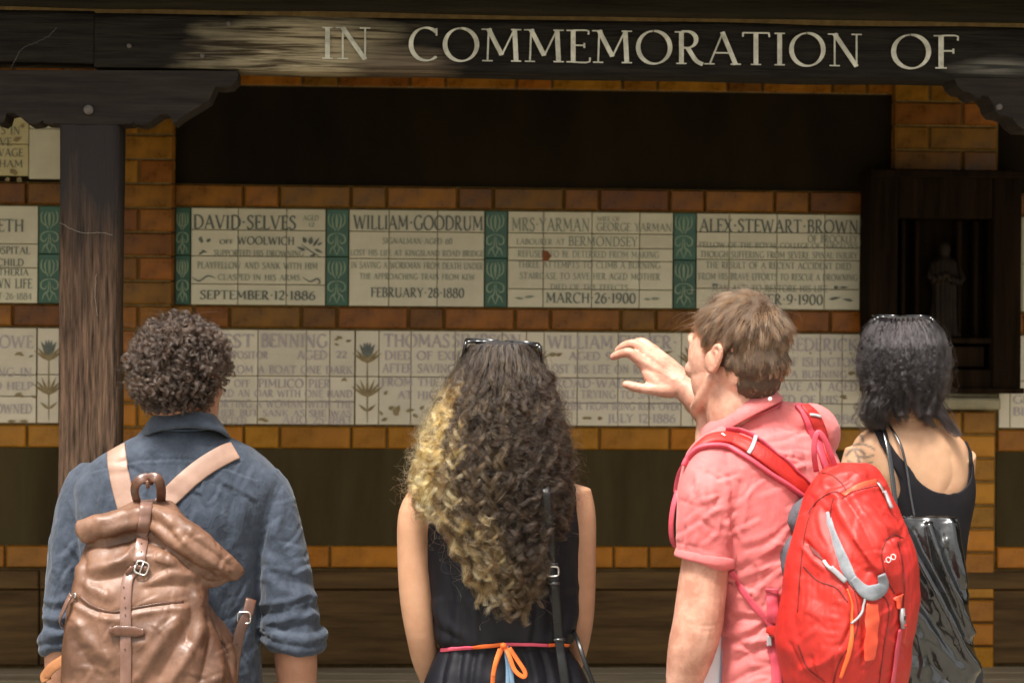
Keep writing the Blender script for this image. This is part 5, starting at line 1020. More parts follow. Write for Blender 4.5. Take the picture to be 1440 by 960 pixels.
# hair
rows2 = [(482, 660, 756, .050, -.030), (490, 650, 764, .072, -.020), (510, 640, 775, .098, -.010), (540, 626, 786, .112, -.012), (570, 612, 793, .116, -.020), (600, 600, 800, .116, -.030), (640, 588, 806, .110, -.045), (680, 580, 808, .098, -.062), (710, 582, 806, .085, -.072), (740, 596, 800, .072, -.082), (770, 614, 796, .062, -.088), (800, 632, 790, .052, -.092), (830, 650, 776, .042, -.094), (862, 660, 768, .030, -.095)]
rows2 = [(y, 706 + (l - 706) * .955, 706 + (r - 706) * .885, b_, c_) for y, l, r, b_, c_ in rows2]
hair2 = hair_base(F, rows2, .80, 'under_b', m2, .007, cut=775)
def yend2(a, rg):
    s_ = math.sin(a)
    if s_ < -.72: return rg.uniform(655, 735)
    if s_ < -.3: return rg.uniform(730, 860)
    if s_ < .35: return rg.uniform(740, 868)
    if s_ < .75: return rg.uniform(720, 872)
    return rg.uniform(650, 760)
def tone2(a, y, rg):
    s_ = math.sin(a); r = rg.random()
    if s_ < -.70: return np.clip((y - 520 - 40 * r) / 50, 0, 1) * (1 if r < .78 else .15)
    if s_ < -.45: return np.clip((y - 560 - 60 * r) / 60, 0, 1) * (.95 if r < .5 else .08)
    if s_ < -.02: return np.clip((y - 690 - 50 * r) / 60, 0, 1) * (.95 if r < .42 else .08)
    if s_ < .15: return np.clip((y - 730) / 60, 0, 1) * (.7 if r < .3 else .08)
    return np.clip((y - 760) / 100, 0, 1) * .12 + 0 * y
s1, t1 = envelope_hair(F, rows2, 300, 56, 72, 41, (.0055, .0125), (.055, .115), (484, 520), yend2, .0023, .35, tone2, (.74, 1.0), wig=.016)
keep(strands('curls', s1, .00030, 'hair_b', None, t1, .5, 2, envelope_hair.ix), hair2)
s2, t2 = envelope_hair(F, rows2, 600, 1, 60, 43, (.004, .016), (.03, .06), (486, 560), lambda a, rg: yend2(a, rg) - rg.uniform(-10, 60), .006, 1.5, tone2, (.98, 1.10), wig=.03)
keep(strands('loose_strands', s2, .00020, 'hair_b', None, t2, .5, 3), hair2)
s2, t2 = envelope_hair(F, rows2, 130, 44, 60, 47, (.007, .014), (.050, .09), (540, 680), lambda a, rg: yend2(a, rg) + 6, .0020, .4, lambda a, y, rg: np.clip(tone2(a, y, rg) + (.0 if math.sin(a) > .1 else .1), 0, 1), (.96, 1.06))
keep(strands('curls', s2, .00030, 'hair_b', None, t2, .5, 5, envelope_hair.ix), hair2)
def sunglasses(F, label, xl, xr, y, dd, k=1.0, slope=0.0):
    t = thing('sunglasses', label, 'sunglasses', tuple(F.p((xl + xr) / 2, y, dd))); c = F.p((xl + xr) / 2, y, dd); hw = (xr - xl) / 2 / F.s
    ax = nrm(R0 + U0 * slope); fw = np.array([0, .90, .10]); fw = nrm(fw); 
    for s_ in (-1, 1):
        a = np.linspace(0, 2 * PI, 33); cc = c + ax * s_ * hw * .50 + fw * .020; pts = [cc + ax * hw * .44 * np.sign(math.cos(q)) * abs(math.cos(q)) ** .7 + fw * .021 * np.sign(math.sin(q)) * abs(math.sin(q)) ** .8 for q in a]
        b = MB(); b.tube(pts, .0024, 8, (0, 0, 1)); kid(put('frame', b.mesh('frame'), None, 'lens'), t)
        b = MB(); up_ = np.cross(ax, fw); b.ell(cc, (hw * .43, .020, .0012), np.stack([ax, fw, up_], 1), 24, 8); kid(put('lens', b.mesh('lens'), None, 'lens'), t)
        e = c + ax * s_ * hw * .97; b = MB(); b.tube([e + fw * .036, e + fw * .012 + ax * s_ * .003, e - UP * .010 + [0, -.004, 0] + ax * s_ * .006, e - UP * .045 + [0, .02, 0] + ax * s_ * .012], [(.0022, .004)] * 4, 8, (1, 0, 0), 18); kid(put('temple_arm', b.mesh('temple_arm'), None, 'lens'), t)
    b = MB(); b.tube([c - ax * hw * .99 + fw * .008 - UP * .003, c - ax * hw * .5, c - UP * .002, c + ax * hw * .5, c + ax * hw * .99 + fw * .008 - UP * .004], [(.003, .0034)] * 5, 8, (0, 0, 1), 30); kid(put('brow_bar', b.mesh('brow_bar'), None, 'lens'), t)
    for s_ in (-1, 1): b = MB(); b.ell(c + ax * s_ * hw * .95 + [0, -.005, -.001], (.0028, .0016, .0016)); kid(put('hinge', b.mesh('hinge'), None, 'silver'), t)
    return t
sunglasses(F, 'black sunglasses pushed up on the head of the curly-haired woman', 657, 757, 482, -.045, slope=-.05)

# ------------------------------------------------------------------ the man in the pink shirt
F = Fig(4.64); Y3 = math.radians(40); R3 = rotz(Y3); m3 = thing('person', 'man with short light brown hair in a pink shirt, reaching one hand toward the tablets', 'person', tuple(np.append(F.p(1090, 480)[:2], 0)))
H3 = Head(F.p(1034, 506, .0), math.radians(40), math.radians(3), 0, 1.03); b = MB(); H3.build(b)
def yrings(F, mb, rows, yaw, ex=2.3, n=60): return mb.rings([F.p(r[1], r[0], r[4]) for r in rows], [r[2] for r in rows], [r[3] for r in rows], yaw, n, 56, ex)
F.limb(b, [(1034, 520, .0, .056), (1036, 555, -.005, .062), (1040, 585, -.005, .067), (1060, 635, .0, .075)])
yrings(F, b, [(612, 1064, .10, .07, .0), (645, 1072, .165, .09, .0), (700, 1078, .165, .10, .0), (820, 1098, .145, .095, .0), (960, 1106, .145, .10, .0), (1060, 1106, .15, .10, .0)], Y3)
F.limb(b, [(1004, 650, -.09, .048), (996, 720, -.12, .048), (993, 780, -.12, .0475), (987, 830, -.12, .049), (981, 878, -.12, .0500), (972, 915, -.11, .0475), (963, 955, -.095, .038), (958, 1000, -.08, .030), (958, 1035, -.07, .027)], n=44)
F.limb(b, [(1018, 556, .045, .044), (1014, 590, .05, .050), (1016, 640, .05, .06)])
HW = F.p(953, 538, .42)
F.limb(b, [(1138, 612, .07, .050), (1105, 622, .20, .048), (1062, 622, .33, .045), (1040, 612, .37, .046), (1005, 585, .39, .040), (975, 556, .41, .031), (955, 541, .42, .0255)], n=40)
hand(b, F.p(958, 1035, -.07), (0, .2, -1), (-.8, -.5, 0), (-.3, .9, 0))
Fh = Fig(F.D + .42)                            # the reaching hand: five bent fingers, thumb below
hr = lambda rows, n=22: b.tube(Fh.P(rows), [r[3] * 1.03 for r in rows], 14, (0, -1, 0), n)
hr([(958, 541, .0, .026), (940, 536, .0, .0225), (920, 522, .002, .0185), (906, 512, .0, .0145), (900, 506, .0, .012)]); hr([(958, 534, .008, .024), (938, 521, .010, .0200), (920, 507, .012, .016), (906, 497, .012, .0130)])
hr([(957, 530, .018, .020), (940, 513, .024, .0175), (926, 500, .026, .014), (914, 492, .028, .0125)]); hr([(956, 545, -.002, .023), (938, 545, -.006, .018), (925, 541, -.008, .0155), (915, 530, -.004, .015), (908, 518, .0, .013)])
hr([(908, 514, .0, .0125), (896, 504, -.004, .0115), (885, 496, -.004, .0112), (874, 497, .000, .0098), (866, 500, .004, .0088), (860, 503, .008, .0072)], 28)
hr([(912, 500, .012, .0125), (902, 490, .014, .0115), (892, 484, .018, .0112), (881, 485, .026, .0098), (872, 490, .032, .0085), (867, 495, .036, .0070)], 28)
hr([(918, 494, .026, .0120), (908, 484, .032, .0112), (899, 481, .040, .0105), (889, 486, .050, .0092), (883, 492, .056, .0070)], 24)
hr([(926, 497, .042, .0110), (917, 489, .050, .0100), (908, 490, .058, .0090), (902, 497, .064, .0075)], 22)
hr([(945, 548, -.006, .0185), (930, 548, -.012, .0160), (915, 547, -.014, .0118), (904, 546, -.014, .0108), (893, 544, -.012, .0106), (883, 541, -.010, .0092), (877, 540, -.008, .0070)], 30)
c3, w3 = legs(F, b, 1010, 1200, .86, .0, R=R3); me = fused(b, .0033, 2, 'body')
folds(me, [(-.0012, 2.5, [(968, 876), (990, 880), (1010, 878)]), (-.0008, 2, [(975, 884), (995, 887), (1008, 884)]), (-.0016, 2.2, [(906, 520), (925, 524), (940, 532)]), (.0014, 2.5, [(900, 505), (925, 520), (948, 534)]), (.0012, 2.5, [(912, 497), (935, 515), (952, 530)]), (-.0012, 2, [(900, 495), (915, 508), (935, 520)]), (-.0015, 2, [(885, 491), (888, 496), (886, 501)]), (.0015, 3, [(905, 508), (910, 512)])], .0, fine=.0005)
kid(put('body', me, None, 'skin_c'), m3); n0 = len(COL.objects); eyes(H3, None)
for o in list(COL.objects)[n0:]: kid(o, m3)
b = MB()
yrings(F, b, [(598, 1060, .068, .066, .0), (608, 1066, .105, .085, .005), (622, 1072, .148, .10, .005), (645, 1076, .180, .112, .005), (690, 1078, .185, .120, .0), (740, 1084, .180, .120, .0), (820, 1100, .165, .114, .0), (880, 1106, .155, .110, .0), (960, 1108, .160, .115, .0), (1060, 1108, .170, .120, .0)], Y3)
F.limb(b, [(1046, 586, -.012, .064), (1052, 600, -.008, .074), (1062, 625, .0, .095)])
F.limb(b, [(1030, 622, -.05, .040), (1004, 650, -.09, .055), (996, 690, -.115, .0600), (993, 740, -.12, .0585), (992, 776, -.12, .0570), (992, 787, -.12, .0565)])
F.limb(b, [(1085, 590, .0, .040), (1118, 600, .02, .052), (1140, 610, .06, .060), (1128, 618, .14, .060), (1110, 622, .20, .058), (1090, 622, .26, .058)])
me = fused(b, .0036, 4, 'shirt'); co = getco(me); uv, z = proj(co)
m_ = (uv[:, 0] < 1034) & (uv[:, 1] > 765) & (uv[:, 1] < 812)       # slanting sleeve hem
co[m_, 2] -= (uv[m_, 0] - 990) / F.s * .25 * np.clip((uv[m_, 1] - 765) / 15, 0, 1); setco(me, co); fl_ = []
A(-.006, 6, (1036, 830), (1030, 780), (1034, 720), (1042, 680)); A(-.0015, 1.6, (1036, 640), (1042, 680), (1040, 720), (1034, 760)); A(.003, 4, (1044, 660), (1050, 700), (1044, 740))
for x, y in ((1040, 812), (1044, 850), (1030, 880), (1046, 905), (1040, 935), (1052, 780), (1060, 750)): q1, q2, q3 = random.uniform(-8, 8), random.uniform(-9, 9), random.uniform(-16, 10); A(random.uniform(.002, .005), random.uniform(5, 9), (x - 14, y + 10 + q1), (x + 20, y - 2 + q2), (x + 60, y - 20 + q3)); A(-random.uniform(.003, .006), random.uniform(4, 7), (x - 10, y + 21 + q1), (x + 20, y + 9 + q2), (x + random.uniform(36, 66), y - 8 + q3))
A(-.004, 4, (1030, 866), (1060, 868), (1080, 880)); A(.005, 6, (1025, 890), (1050, 900), (1078, 900)); A(-.003, 3, (996, 664), (1008, 672), (1016, 676)); A(-.003, 3, (1012, 663), (1022, 670), (1034, 674)); A(.003, 6, (970, 690), (980, 720), (976, 760)); A(-.003, 5, (1010, 700), (1000, 740), (1004, 770)); A(.003, 5, (1024, 690), (1020, 720), (1024, 760)); A(-.0022, 3, (958, 704), (990, 712), (1010, 700))
A(-.0014, 1.5, (955, 763), (990, 772), (1030, 786)); A(.004, 6, (1080, 615), (1110, 612), (1136, 612)); A(-.004, 5, (1075, 622), (1105, 618), (1134, 604)); A(-.003, 3, (1120, 616), (1130, 632), (1134, 650)); A(.004, 6, (1110, 640), (1125, 660), (1138, 680)); A(.003, 5, (1000, 606), (1012, 598), (1030, 592)); A(-.0015, 1.6, (1012, 625), (1060, 616), (1110, 606), (1140, 604))
A(.004, 7, (1140, 575), (1160, 590), (1168, 615)); A(-.004, 5, (1150, 600), (1160, 625), (1168, 650)); A(.004, 6, (1060, 790), (1085, 770), (1110, 740)); A(-.004, 5, (1050, 815), (1080, 800), (1115, 770))
fl_ += creases(26, (962, 660, 1030, 765), (70, 35), (16, 44), 15) + creases(30, (1036, 660, 1125, 950), (25, 25), (18, 60), 16) + creases(16, (1060, 600, 1150, 660), (10, 25), (14, 44), 17)
folds(me, fl_, .0030, (11, 11, 10), 51.0, .0004); shirt3 = me; sh3 = kid(put('shirt', me, None, 'pink'), m3)
collar(F, [(1000, 604, .09), (985, 606, .05), (998, 594, -.022), (1018, 580, -.048), (1045, 563, -.060), (1072, 550, -.048), (1088, 548, -.010), (1088, 552, .03), (1075, 560, .06)],
          [(990, 634, .09), (980, 625, .05), (1002, 622, -.058), (1030, 600, -.086), (1062, 582, -.092), (1094, 566, -.066), (1101, 561, -.012), (1098, 564, .04), (1085, 575, .07)], 'pink', shirt3, m3)
b = MB(); a_ = np.linspace(0, 2 * PI, 40); b.tube([F.p(1046, 582, 0.0) + R3 @ np.array([.064 * math.cos(t), .062 * math.sin(t), .018 * math.cos(t) - .012 * math.sin(t)]) for t in a_], (.016, .004), 10, (0, 0, 1)); kid(put('collar_stand', b.mesh('collar_stand'), None, 'pink_dark'), m3)
b = MB(); c_ = F.p(1083, 561, -.095); b.ell(c_, (.0042, .0022, .0042)); kid(put('button', b.mesh('button'), None, 'white_print'), m3)
b = MB(); a_ = np.linspace(0, 2 * PI, 36); b.tube([F.p(992, 783, -.12) + np.array([.0575 * math.cos(t), .0575 * math.sin(t), -.012 * math.cos(t)]) for t in a_], (.0035, .011), 10, (0, 0, 1)); kid(put('sleeve_hem', b.mesh('sleeve_hem'), None, 'pink'), m3)
b = MB(); yrings(F, b, [(985, 1108, .150, .108, .0), (1060, 1108, .158, .112, .0), (1110, 1108, .15, .11, .0)], Y3, n=16); legs(F, b, 1016, 1196, .86, .0, (.098, .078, .066), R=R3); me = fused(b, .008, 4, 'trousers'); folds(me, [], .004, (8, 8, 12), 9); kid(put('trousers', me, None, 'khaki'), m3)
n0 = len(COL.objects); shoes(None, c3, w3, R3)
for o in list(COL.objects)[n0:]: kid(o, m3)
# short hair swept from a crown whorl
hair3 = cap(H3, [((0, -.016, .050), (.0785, .098, .085)), ((0, -.044, .002), (.071, .072, .061)), ((0, -.048, -.036), (.058, .054, .044))], 'under_c', m3, .004, .003)
def short_hair(H, n, clumps, seed, crown, lenf, lift, mask, k=12, rb=(.080, .100, .088), rc=(0, -.014, .045)):
    rg = np.random.default_rng(seed); cm = hair3.data; wc = (getco(cm) - H.o) @ H.R / H.k; wn_ = getno(cm) @ H.R; pick = rg.integers(0, len(wc), n * 5); p = wc[pick] + rg.normal(0, .0016, (n * 5, 3)); d = wn_[pick]; p = p - d * .003; ok = mask(p, d); low = d[:, 2] < -9; p, d = p[ok][:n], d[ok][:n]; n = len(p)
    cl = p[rg.choice(n, clumps, replace=False)]; ix = np.array([np.argmin(((cl - q) ** 2).sum(1)) for q in p]); cr_ = np.array(crown)
    def flow(q, dd_):
        v = q - cr_; v = v - dd_ * (v * dd_).sum(1)[:, None]; v = nrm(v); tw = np.cross(dd_, v); return nrm(v + .30 * tw + np.array([0, 0, -.25]))
    jc = rg.normal(0, .15, (clumps, 3))[ix]; fl0 = nrm(flow(p, d) + jc + rg.normal(0, .09, (n, 3))); L_1 = lenf(p, d) * (1 + .18 * rg.normal(size=clumps))[ix] * rg.uniform(.8, 1.1, n); lf = lift(p, d) * (1 + .45 * rg.normal(size=clumps))[ix]
    t = np.linspace(0, 1, k)[None, :, None]; path = p[:, None] + fl0[:, None] * L_1[:, None, None] * t + d[:, None] * (lf * L_1)[:, None, None] * (t - .55 * t ** 2) * 1.5
    tgt = cl[ix][:, None] - p[:, None]; path = path + tgt * .80 * t ** 1.1; path[..., 2] -= L_1[:, None] * .10 * t[..., 0] ** 2
    q = (path - np.array(rc)) / np.array(rb); r = np.linalg.norm(q, axis=2, keepdims=True); path = np.where(r < 1.0, path / 1.0 + (q / r - q) * np.array(rb) * .6, path)
    short_hair.ix = ix; return H.w(path.reshape(-1, 3)).reshape(n, k, 3)
mask3 = lambda p, d: ~((p[:, 1] > .052) & (p[:, 2] < .072)) & ~((p[:, 2] < .018) & (p[:, 1] > -.030)) & (p[:, 2] > -.080) & ~((p[:, 2] < .05) & (p[:, 1] > .035))
s3 = short_hair(H3, 15000, 620, 61, (.012, -.070, .105), lambda p, d: np.interp(p[:, 2], [-.09, -.04, .0, .05, .10], [.007, .010, .017, .026, .032]), lambda p, d: np.interp(p[:, 2], [-.06, .03, .12], [.10, .16, .32]), mask3)
keep(strands('strands', s3, .00036, 'hair_c', None, None, .35, 7, short_hair.ix), hair3)
s3 = short_hair(H3, 140, 60, 63, (.012, -.070, .105), lambda p, d: .060 + 0 * p[:, 2], lambda p, d: .9 + 0 * p[:, 2], lambda p, d: mask3(p, d) & (p[:, 2] > .05)); keep(strands('loose_strands', s3, .00022, 'hair_c', None, None, .3, 8), hair3)
# folder of papers under his arm
fo = thing('folder', 'white papers in a blue grey folder held under the arm of the man in pink', 'folder', tuple(F.p(1005, 960, -.08)))
for nm, m_, a_, b_ in (('paper', 'paper', 0, .0060), ('cover', 'card_blue', .0062, .0085), ('cover', 'card_blue', -.0030, -.0002)):
    q0 = F.P([(1020, 880, -.055), (1022, 1060, -.055), (925, 1060, -.135), (1002, 884, -.12)]); n_ = nrm(np.cross(q0[1] - q0[0], q0[3] - q0[0])); n_ = n_ if n_[0] < 0 else -n_; b = MB(); q0 = q0 if a_ >= 0 else q0 * np.array([1, 1, 1.0]) + (q0[[0, 1, 1, 0]] - q0) * .82; q1 = np.vstack([q0 + n_ * a_, q0 + n_ * b_]); b.add(q1, [(0, 1, 2, 3), (4, 7, 6, 5), (0, 4, 5, 1), (1, 5, 6, 2), (2, 6, 7, 3), (3, 7, 4, 0)]); kid(put(nm, b.mesh(nm, False), None, m_), fo)

# ------------------------------------------------------------------ the red backpack
rp = thing('red_backpack', 'bright red nylon hiking backpack on the back of the man in pink', 'backpack', tuple(np.append(F.p(1195, 480)[:2], 1.2)))
b = MB()
yrings(F, b, [(652, 1196, .034, .030, -.150), (660, 1196, .052, .044, -.155), (680, 1194, .072, .064, -.165), (720, 1194, .094, .086, -.175), (780, 1198, .124, .108, -.185), (835, 1197, .134, .114, -.19), (880, 1190, .136, .116, -.19), (905, 1187, .135, .114, -.19), (935, 1189, .128, .108, -.185), (965, 1190, .118, .100, -.18), (1000, 1192, .100, .085, -.17), (1030, 1192, .07, .06, -.17)], Y3, 2.7)
b.tube(F.P([(1146, 800, -.235), (1156, 850, -.255), (1158, 905, -.25), (1150, 950, -.235), (1148, 985, -.22)]), [.030, .052, .058, .048, .03], 22, (0, -1, 0), 40)      # side pocket
b.tube(F.P([(1178, 690, -.22), (1205, 740, -.262), (1235, 790, -.28), (1256, 830, -.262), (1262, 848, -.25)]), [(.030, .020), (.044, .028), (.040, .030), (.022, .018), (.012, .010)], 22, (0, -1, 0), 40)   # lid
me = fused(b, .0038, 2, 'bag_body'); fl_ = []
A(.006, 4, (1150, 705), (1158, 698), (1170, 694), (1180, 700)); A(-.006, 4, (1136, 720), (1148, 706), (1164, 694)); A(-.007, 5, (1163, 720), (1172, 760), (1186, 800), (1200, 825)); A(.007, 7, (1178, 712), (1200, 752), (1226, 795)); A(-.007, 5, (1190, 700), (1212, 735), (1238, 790)); A(.005, 6, (1200, 700), (1225, 730), (1250, 745)); A(-.005, 4, (1184, 694), (1208, 684), (1234, 676)); A(.004, 4, (1192, 700), (1214, 690), (1240, 684))
A(-.005, 4, (1152, 668), (1170, 658), (1180, 654)); A(.005, 5, (1160, 676), (1185, 668), (1215, 668)); A(-.005, 4, (1166, 684), (1184, 680), (1204, 666)); A(-.006, 4, (1136, 764), (1148, 776), (1162, 790)); A(.004, 4, (1130, 770), (1146, 788), (1160, 800))
A(-.005, 3, (1190, 822), (1198, 846), (1198, 874), (1186, 900), (1172, 926), (1172, 960)); A(.004, 4, (1184, 826), (1192, 850), (1191, 876), (1180, 900)); 
for i in range(7): A(-.0016, 1.6, (1186 + (i % 2) - i * 2, 842 + i * 11), (1172 - i * 2, 840 + i * 11)); 
for i in range(5): A(-.0018, 3, (1132 + i * 9, 806 + i * 2), (1130 + i * 9, 850), (1128 + i * 10, 880))
A(-.004, 3, (1212, 850), (1214, 890), (1212, 930)); A(-.004, 3, (1244, 830), (1240, 880), (1232, 928), (1212, 940)); A(.004, 5, (1255, 760), (1262, 790), (1264, 830)); A(-.005, 4, (1246, 760), (1262, 755), (1272, 770)); A(-.005, 4, (1240, 770), (1244, 800), (1256, 826)); A(-.004, 3, (1112, 905), (1130, 940), (1150, 960)); A(.005, 6, (1130, 940), (1160, 930), (1180, 915))
A(.006, 6, (1205, 760), (1222, 782), (1236, 800)); A(-.005, 4, (1200, 790), (1216, 802), (1226, 800)); A(.006, 7, (1220, 705), (1240, 725), (1262, 760)); A(-.005, 5, (1212, 712), (1236, 742), (1256, 772))
fl_ += creases(44, (1122, 680, 1270, 950), (75, 40), (12, 40), 19, (.0008, .002), (1.6, 3.0))
folds(me, fl_, .0030, (14, 14, 11), 61.0, .0005); red_me = me; kid(put('bag_body', me, None, 'red'), rp); T3 = [bvh(red_me)]; T3s = [bvh(shirt3)]; T3b = T3 + T3s
b = MB(); yrings(F, b, [(698, 1152, .030, .02, -.13), (712, 1146, .045, .03, -.13), (732, 1142, .05, .035, -.13), (747, 1142, .042, .03, -.13)], Y3 * 0, n=20); b2 = MB(); yrings(F, b2, [(753, 1138, .038, .03, -.135), (770, 1134, .05, .035, -.135), (800, 1132, .05, .035, -.135), (825, 1136, .038, .03, -.135)], 0, n=20)
for q in (b, b2): kid(put('back_padding', q.mesh('back_padding'), None, 'grey_mesh'), rp)
strap('shoulder_strap', T3s, [(972, 640), (985, 628), (1002, 618), (1030, 618), (1060, 632), (1100, 661), (1140, 694)], [.004, .010, .014, .0165, .0175, .0175, .017], .007, 'red', rp, F.D, .001, 56)
strap('strap_piping', T3s, [(964, 656), (970, 645), (982, 633), (1004, 628), (1026, 631), (1050, 645), (1090, 672), (1136, 704)], .0042, .010, 'red_strap', rp, F.D, .0, 56)
strap('strap_piping', T3s, [(1020, 606), (1042, 608), (1066, 620), (1104, 650), (1140, 684)], .0020, .010, 'red_strap', rp, F.D, .0, 56)
strap('reflective_tab', T3s, [(1062, 618), (1057, 630), (1051, 640)], .0038, .0015, 'reflect', rp, F.D, .0095, 12)
strap('shoulder_strap', T3s, [(1122, 571), (1134, 582), (1144, 604), (1152, 630), (1162, 660)], [.010, .015, .016, .016, .014], .006, 'red_strap', rp, F.D, .001, 40)
strap('shoulder_strap', T3s, [(1130, 573), (1143, 588), (1153, 612), (1160, 640), (1168, 660)], [.010, .0135, .014, .013, .012], .003, 'red', rp, F.D, .0072, 40)
strap('reflective_tab', T3s, [(1135, 585), (1142, 585), (1150, 587)], .0028, .0015, 'reflect', rp, F.D, .0115, 10)
rib('grab_loop', F, [(1148, 662, -.15), (1145, 640, -.17), (1146, 618, -.175), (1151, 608, -.175), (1160, 618, -.175), (1169, 640, -.17), (1176, 660, -.16)], .0055, .0028, 'red_strap', rp, (-.3, -1, .2))
rib('chest_strap', F, [(968, 648, -.06), (958, 662, -.03), (953, 678, -.01), (951, 692, .0)], .0060, .003, 'red_strap', rp, (-.5, -1, .1)); rib('chest_strap', F, [(953, 690, -.01), (947, 712, -.02), (944, 738, -.02), (946, 760, -.01), (954, 770, .01), (962, 764, .03)], .0055, .0025, 'red_strap', rp, (-.6, -1, 0)); b = MB(); c_ = F.p(955, 700, -.015); b.box(c_ - [.006, .004, .009], c_ + [.005, .004, .009], .002); kid(put('buckle', b.mesh('buckle', False), None, 'buckle_grey'), rp)
strap('hip_strap', T3s, [(1028, 802), (1040, 822), (1058, 848), (1088, 882)], .0065, .002, 'red_strap', rp, F.D, .001, 24); strap('hip_strap', T3b, [(1086, 829), (1086, 850), (1087, 876)], .0115, .003, 'red_strap', rp, F.D, .002, 16); strap('hip_strap', T3b, [(1086, 826), (1086, 831)], .013, .006, 'red_strap', rp, F.D, .003, 6)
rib('hip_fin', F, [(1080, 885, -.145), (1094, 888, -.165), (1108, 886, -.185), (1122, 880, -.20)], [.006, .014, .020, .022], .005, 'red', rp, (-.2, -1, 0)); strap('hip_strap', T3b, [(1082, 900), (1090, 925), (1093, 970)], .0105, .003, 'red_strap', rp, F.D, .002, 16); b = MB(); c_ = F.p(1082, 900, -.15); b.box(c_ - [.005, .003, .011], c_ + [.005, .003, .009], .002); kid(put('buckle', b.mesh('buckle', False), None, 'buckle_grey'), rp)
strap('grey_cloth', T3, [(1164, 720), (1172, 750), (1186, 788), (1200, 815), (1212, 828)], [.003, .010, .0125, .010, .009], .003, 'grey_cloth', rp, F.D, .001, 40, 5); strap('grey_cloth', T3, [(1200, 812), (1212, 829), (1226, 833), (1240, 824), (1238, 806)], [.007, .012, .015, .013, .008], .004, 'grey_cloth', rp, F.D, .003, 40, 5)
strap('zip_opening', T3, [(1138, 768), (1147, 777), (1158, 789)], [.001, .0055, .001], .0012, 'red_dark', rp, F.D, .0015, 14); strap('zip', T3, [(1158, 789), (1164, 796), (1172, 801)], .0035, .003, 'silver', rp, F.D, .003, 12); strap('zip_pull', T3, [(1170, 798), (1178, 806), (1188, 818)], .0050, .004, 'buckle_grey', rp, F.D, .005, 12)
strap('zip_band', T3, [(1186, 697), (1200, 688), (1216, 681), (1232, 677)], .006, .002, 'red_panel', rp, F.D, .0015, 20); strap('zip', T3, [(1233, 680), (1238, 688), (1240, 694)], .0035, .003, 'silver', rp, F.D, .003, 10); strap('zip_pull', T3, [(1240, 692), (1245, 703), (1250, 716)], .0042, .004, 'buckle_grey', rp, F.D, .005, 12)
strap('piping', T3, [(1190, 828), (1197, 850), (1199, 880), (1196, 905), (1190, 930), (1182, 952)], [.001, .0018, .003, .0045, .004, .003], .003, 'orange_cord', rp, F.D, .001, 40); strap('pull_cord', T3, [(1215, 834), (1214, 850), (1208, 864), (1199, 877)], .0020, .003, 'reflect', rp, F.D, .003, 20)
strap('front_panel', T3, [(1226, 848), (1226, 880), (1224, 905), (1222, 928)], [.012, .017, .017, .014], .0015, 'red_panel', rp, F.D, .001, 30)
strap('buckle_tab', T3, [(1262, 836), (1262, 846), (1262, 856)], [.012, .008, .006], .003, 'red_panel', rp, F.D, .002, 10)
p_, q_ = hit(T3, 1264, 868, F.D); b = MB(); ribbon(b, [p_ + [0, 0, .019] + q_ * .004, p_ + q_ * .005, p_ + [.003, 0, -.019] + q_ * .004], np.tile(q_, (3, 1)), [.0060, .0072, .0062], .006); kid(put('buckle', b.mesh('buckle'), None, 'buckle_grey'), rp); b = MB(); ribbon(b, [p_ + [0, 0, .008] + q_ * .0115, p_ + [0, 0, -.002] + q_ * .0115], np.tile(q_, (2, 1)), .0022, .002); kid(put('buckle_button', b.mesh('buckle_button'), None, 'lens'), rp); b = MB(); ribbon(b, [p_ + [.002, 0, -.010] + q_ * .0115, p_ + [.003, 0, -.016] + q_ * .0115], np.tile(q_, (2, 1)), .0042, .0012); kid(put('buckle_badge', b.mesh('buckle_badge'), None, 'red'), rp)
strap('compression_strap', T3b, [(1264, 884), (1260, 910), (1256, 940), (1252, 970)], .0060, .002, 'red_strap', rp, F.D, .003, 20)
for ln in ([(1122, 905), (1136, 938), (1160, 958)], [(1136, 722), (1150, 704), (1170, 692), (1186, 694)], [(1122, 860), (1126, 800), (1132, 750), (1142, 712)], [(1172, 700), (1168, 730), (1180, 780), (1196, 818), (1206, 850), (1204, 890), (1180, 930), (1172, 960)], [(1226, 835), (1244, 840), (1250, 860), (1244, 900), (1236, 960)], [(1246, 758), (1258, 752), (1270, 756)], [(1246, 758), (1240, 780), (1246, 812), (1258, 834)], [(1184, 700), (1204, 690), (1236, 682)], [(1150, 664), (1170, 668), (1186, 682), (1190, 694)], [(1262, 760), (1270, 800), (1270, 850), (1262, 900)], [(1130, 796), (1150, 816), (1176, 826), (1192, 846)]):
    strap('seam', T3, ln, .0011, .0009, 'red_dark', rp, F.D, .0004, 40, 2)
def surf_text(trees, D, parent, s, x0, x1, y, h, rot, m, off=.0025, name='lettering', bold=1.4):
    p0, q0 = hit(trees, (x0 + x1) / 2, y, D); ux = nrm(np.cross(q0, (0, 0, -1.0))); ux = ux if ux @ RT > 0 else -ux; uy = nrm(np.cross(ux, q0)); uy = uy if uy[2] > 0 else -uy; c_, s_ = math.cos(rot), math.sin(rot); ux, uy = ux * c_ + uy * s_, uy * c_ - ux * s_; w = (x1 - x0) * D / FPX; hh = h * D / FPX
    b = MB(); text(b, s, lambda a, v, z: p0 + q0 * (off + z * .00004) + ux * (a - .5) * w + uy * (v - .5) * hh, thick=.2 * bold, thin=.13 * bold); return kid(put(name, b.mesh(name, False), None, m), parent)
surf_text(T3, F.D, rp, '·OO', 1241, 1259, 785, 7, .5, 'white_print', .005, bold=.8); surf_text(T3, F.D, rp, '······', 1260, 1282, 892, 5, 1.35, 'orange_cord', .004)
surf_text(T3s, F.D, rp, 'I', 1014, 1017, 616, 6, .6, 'white_print', .011)

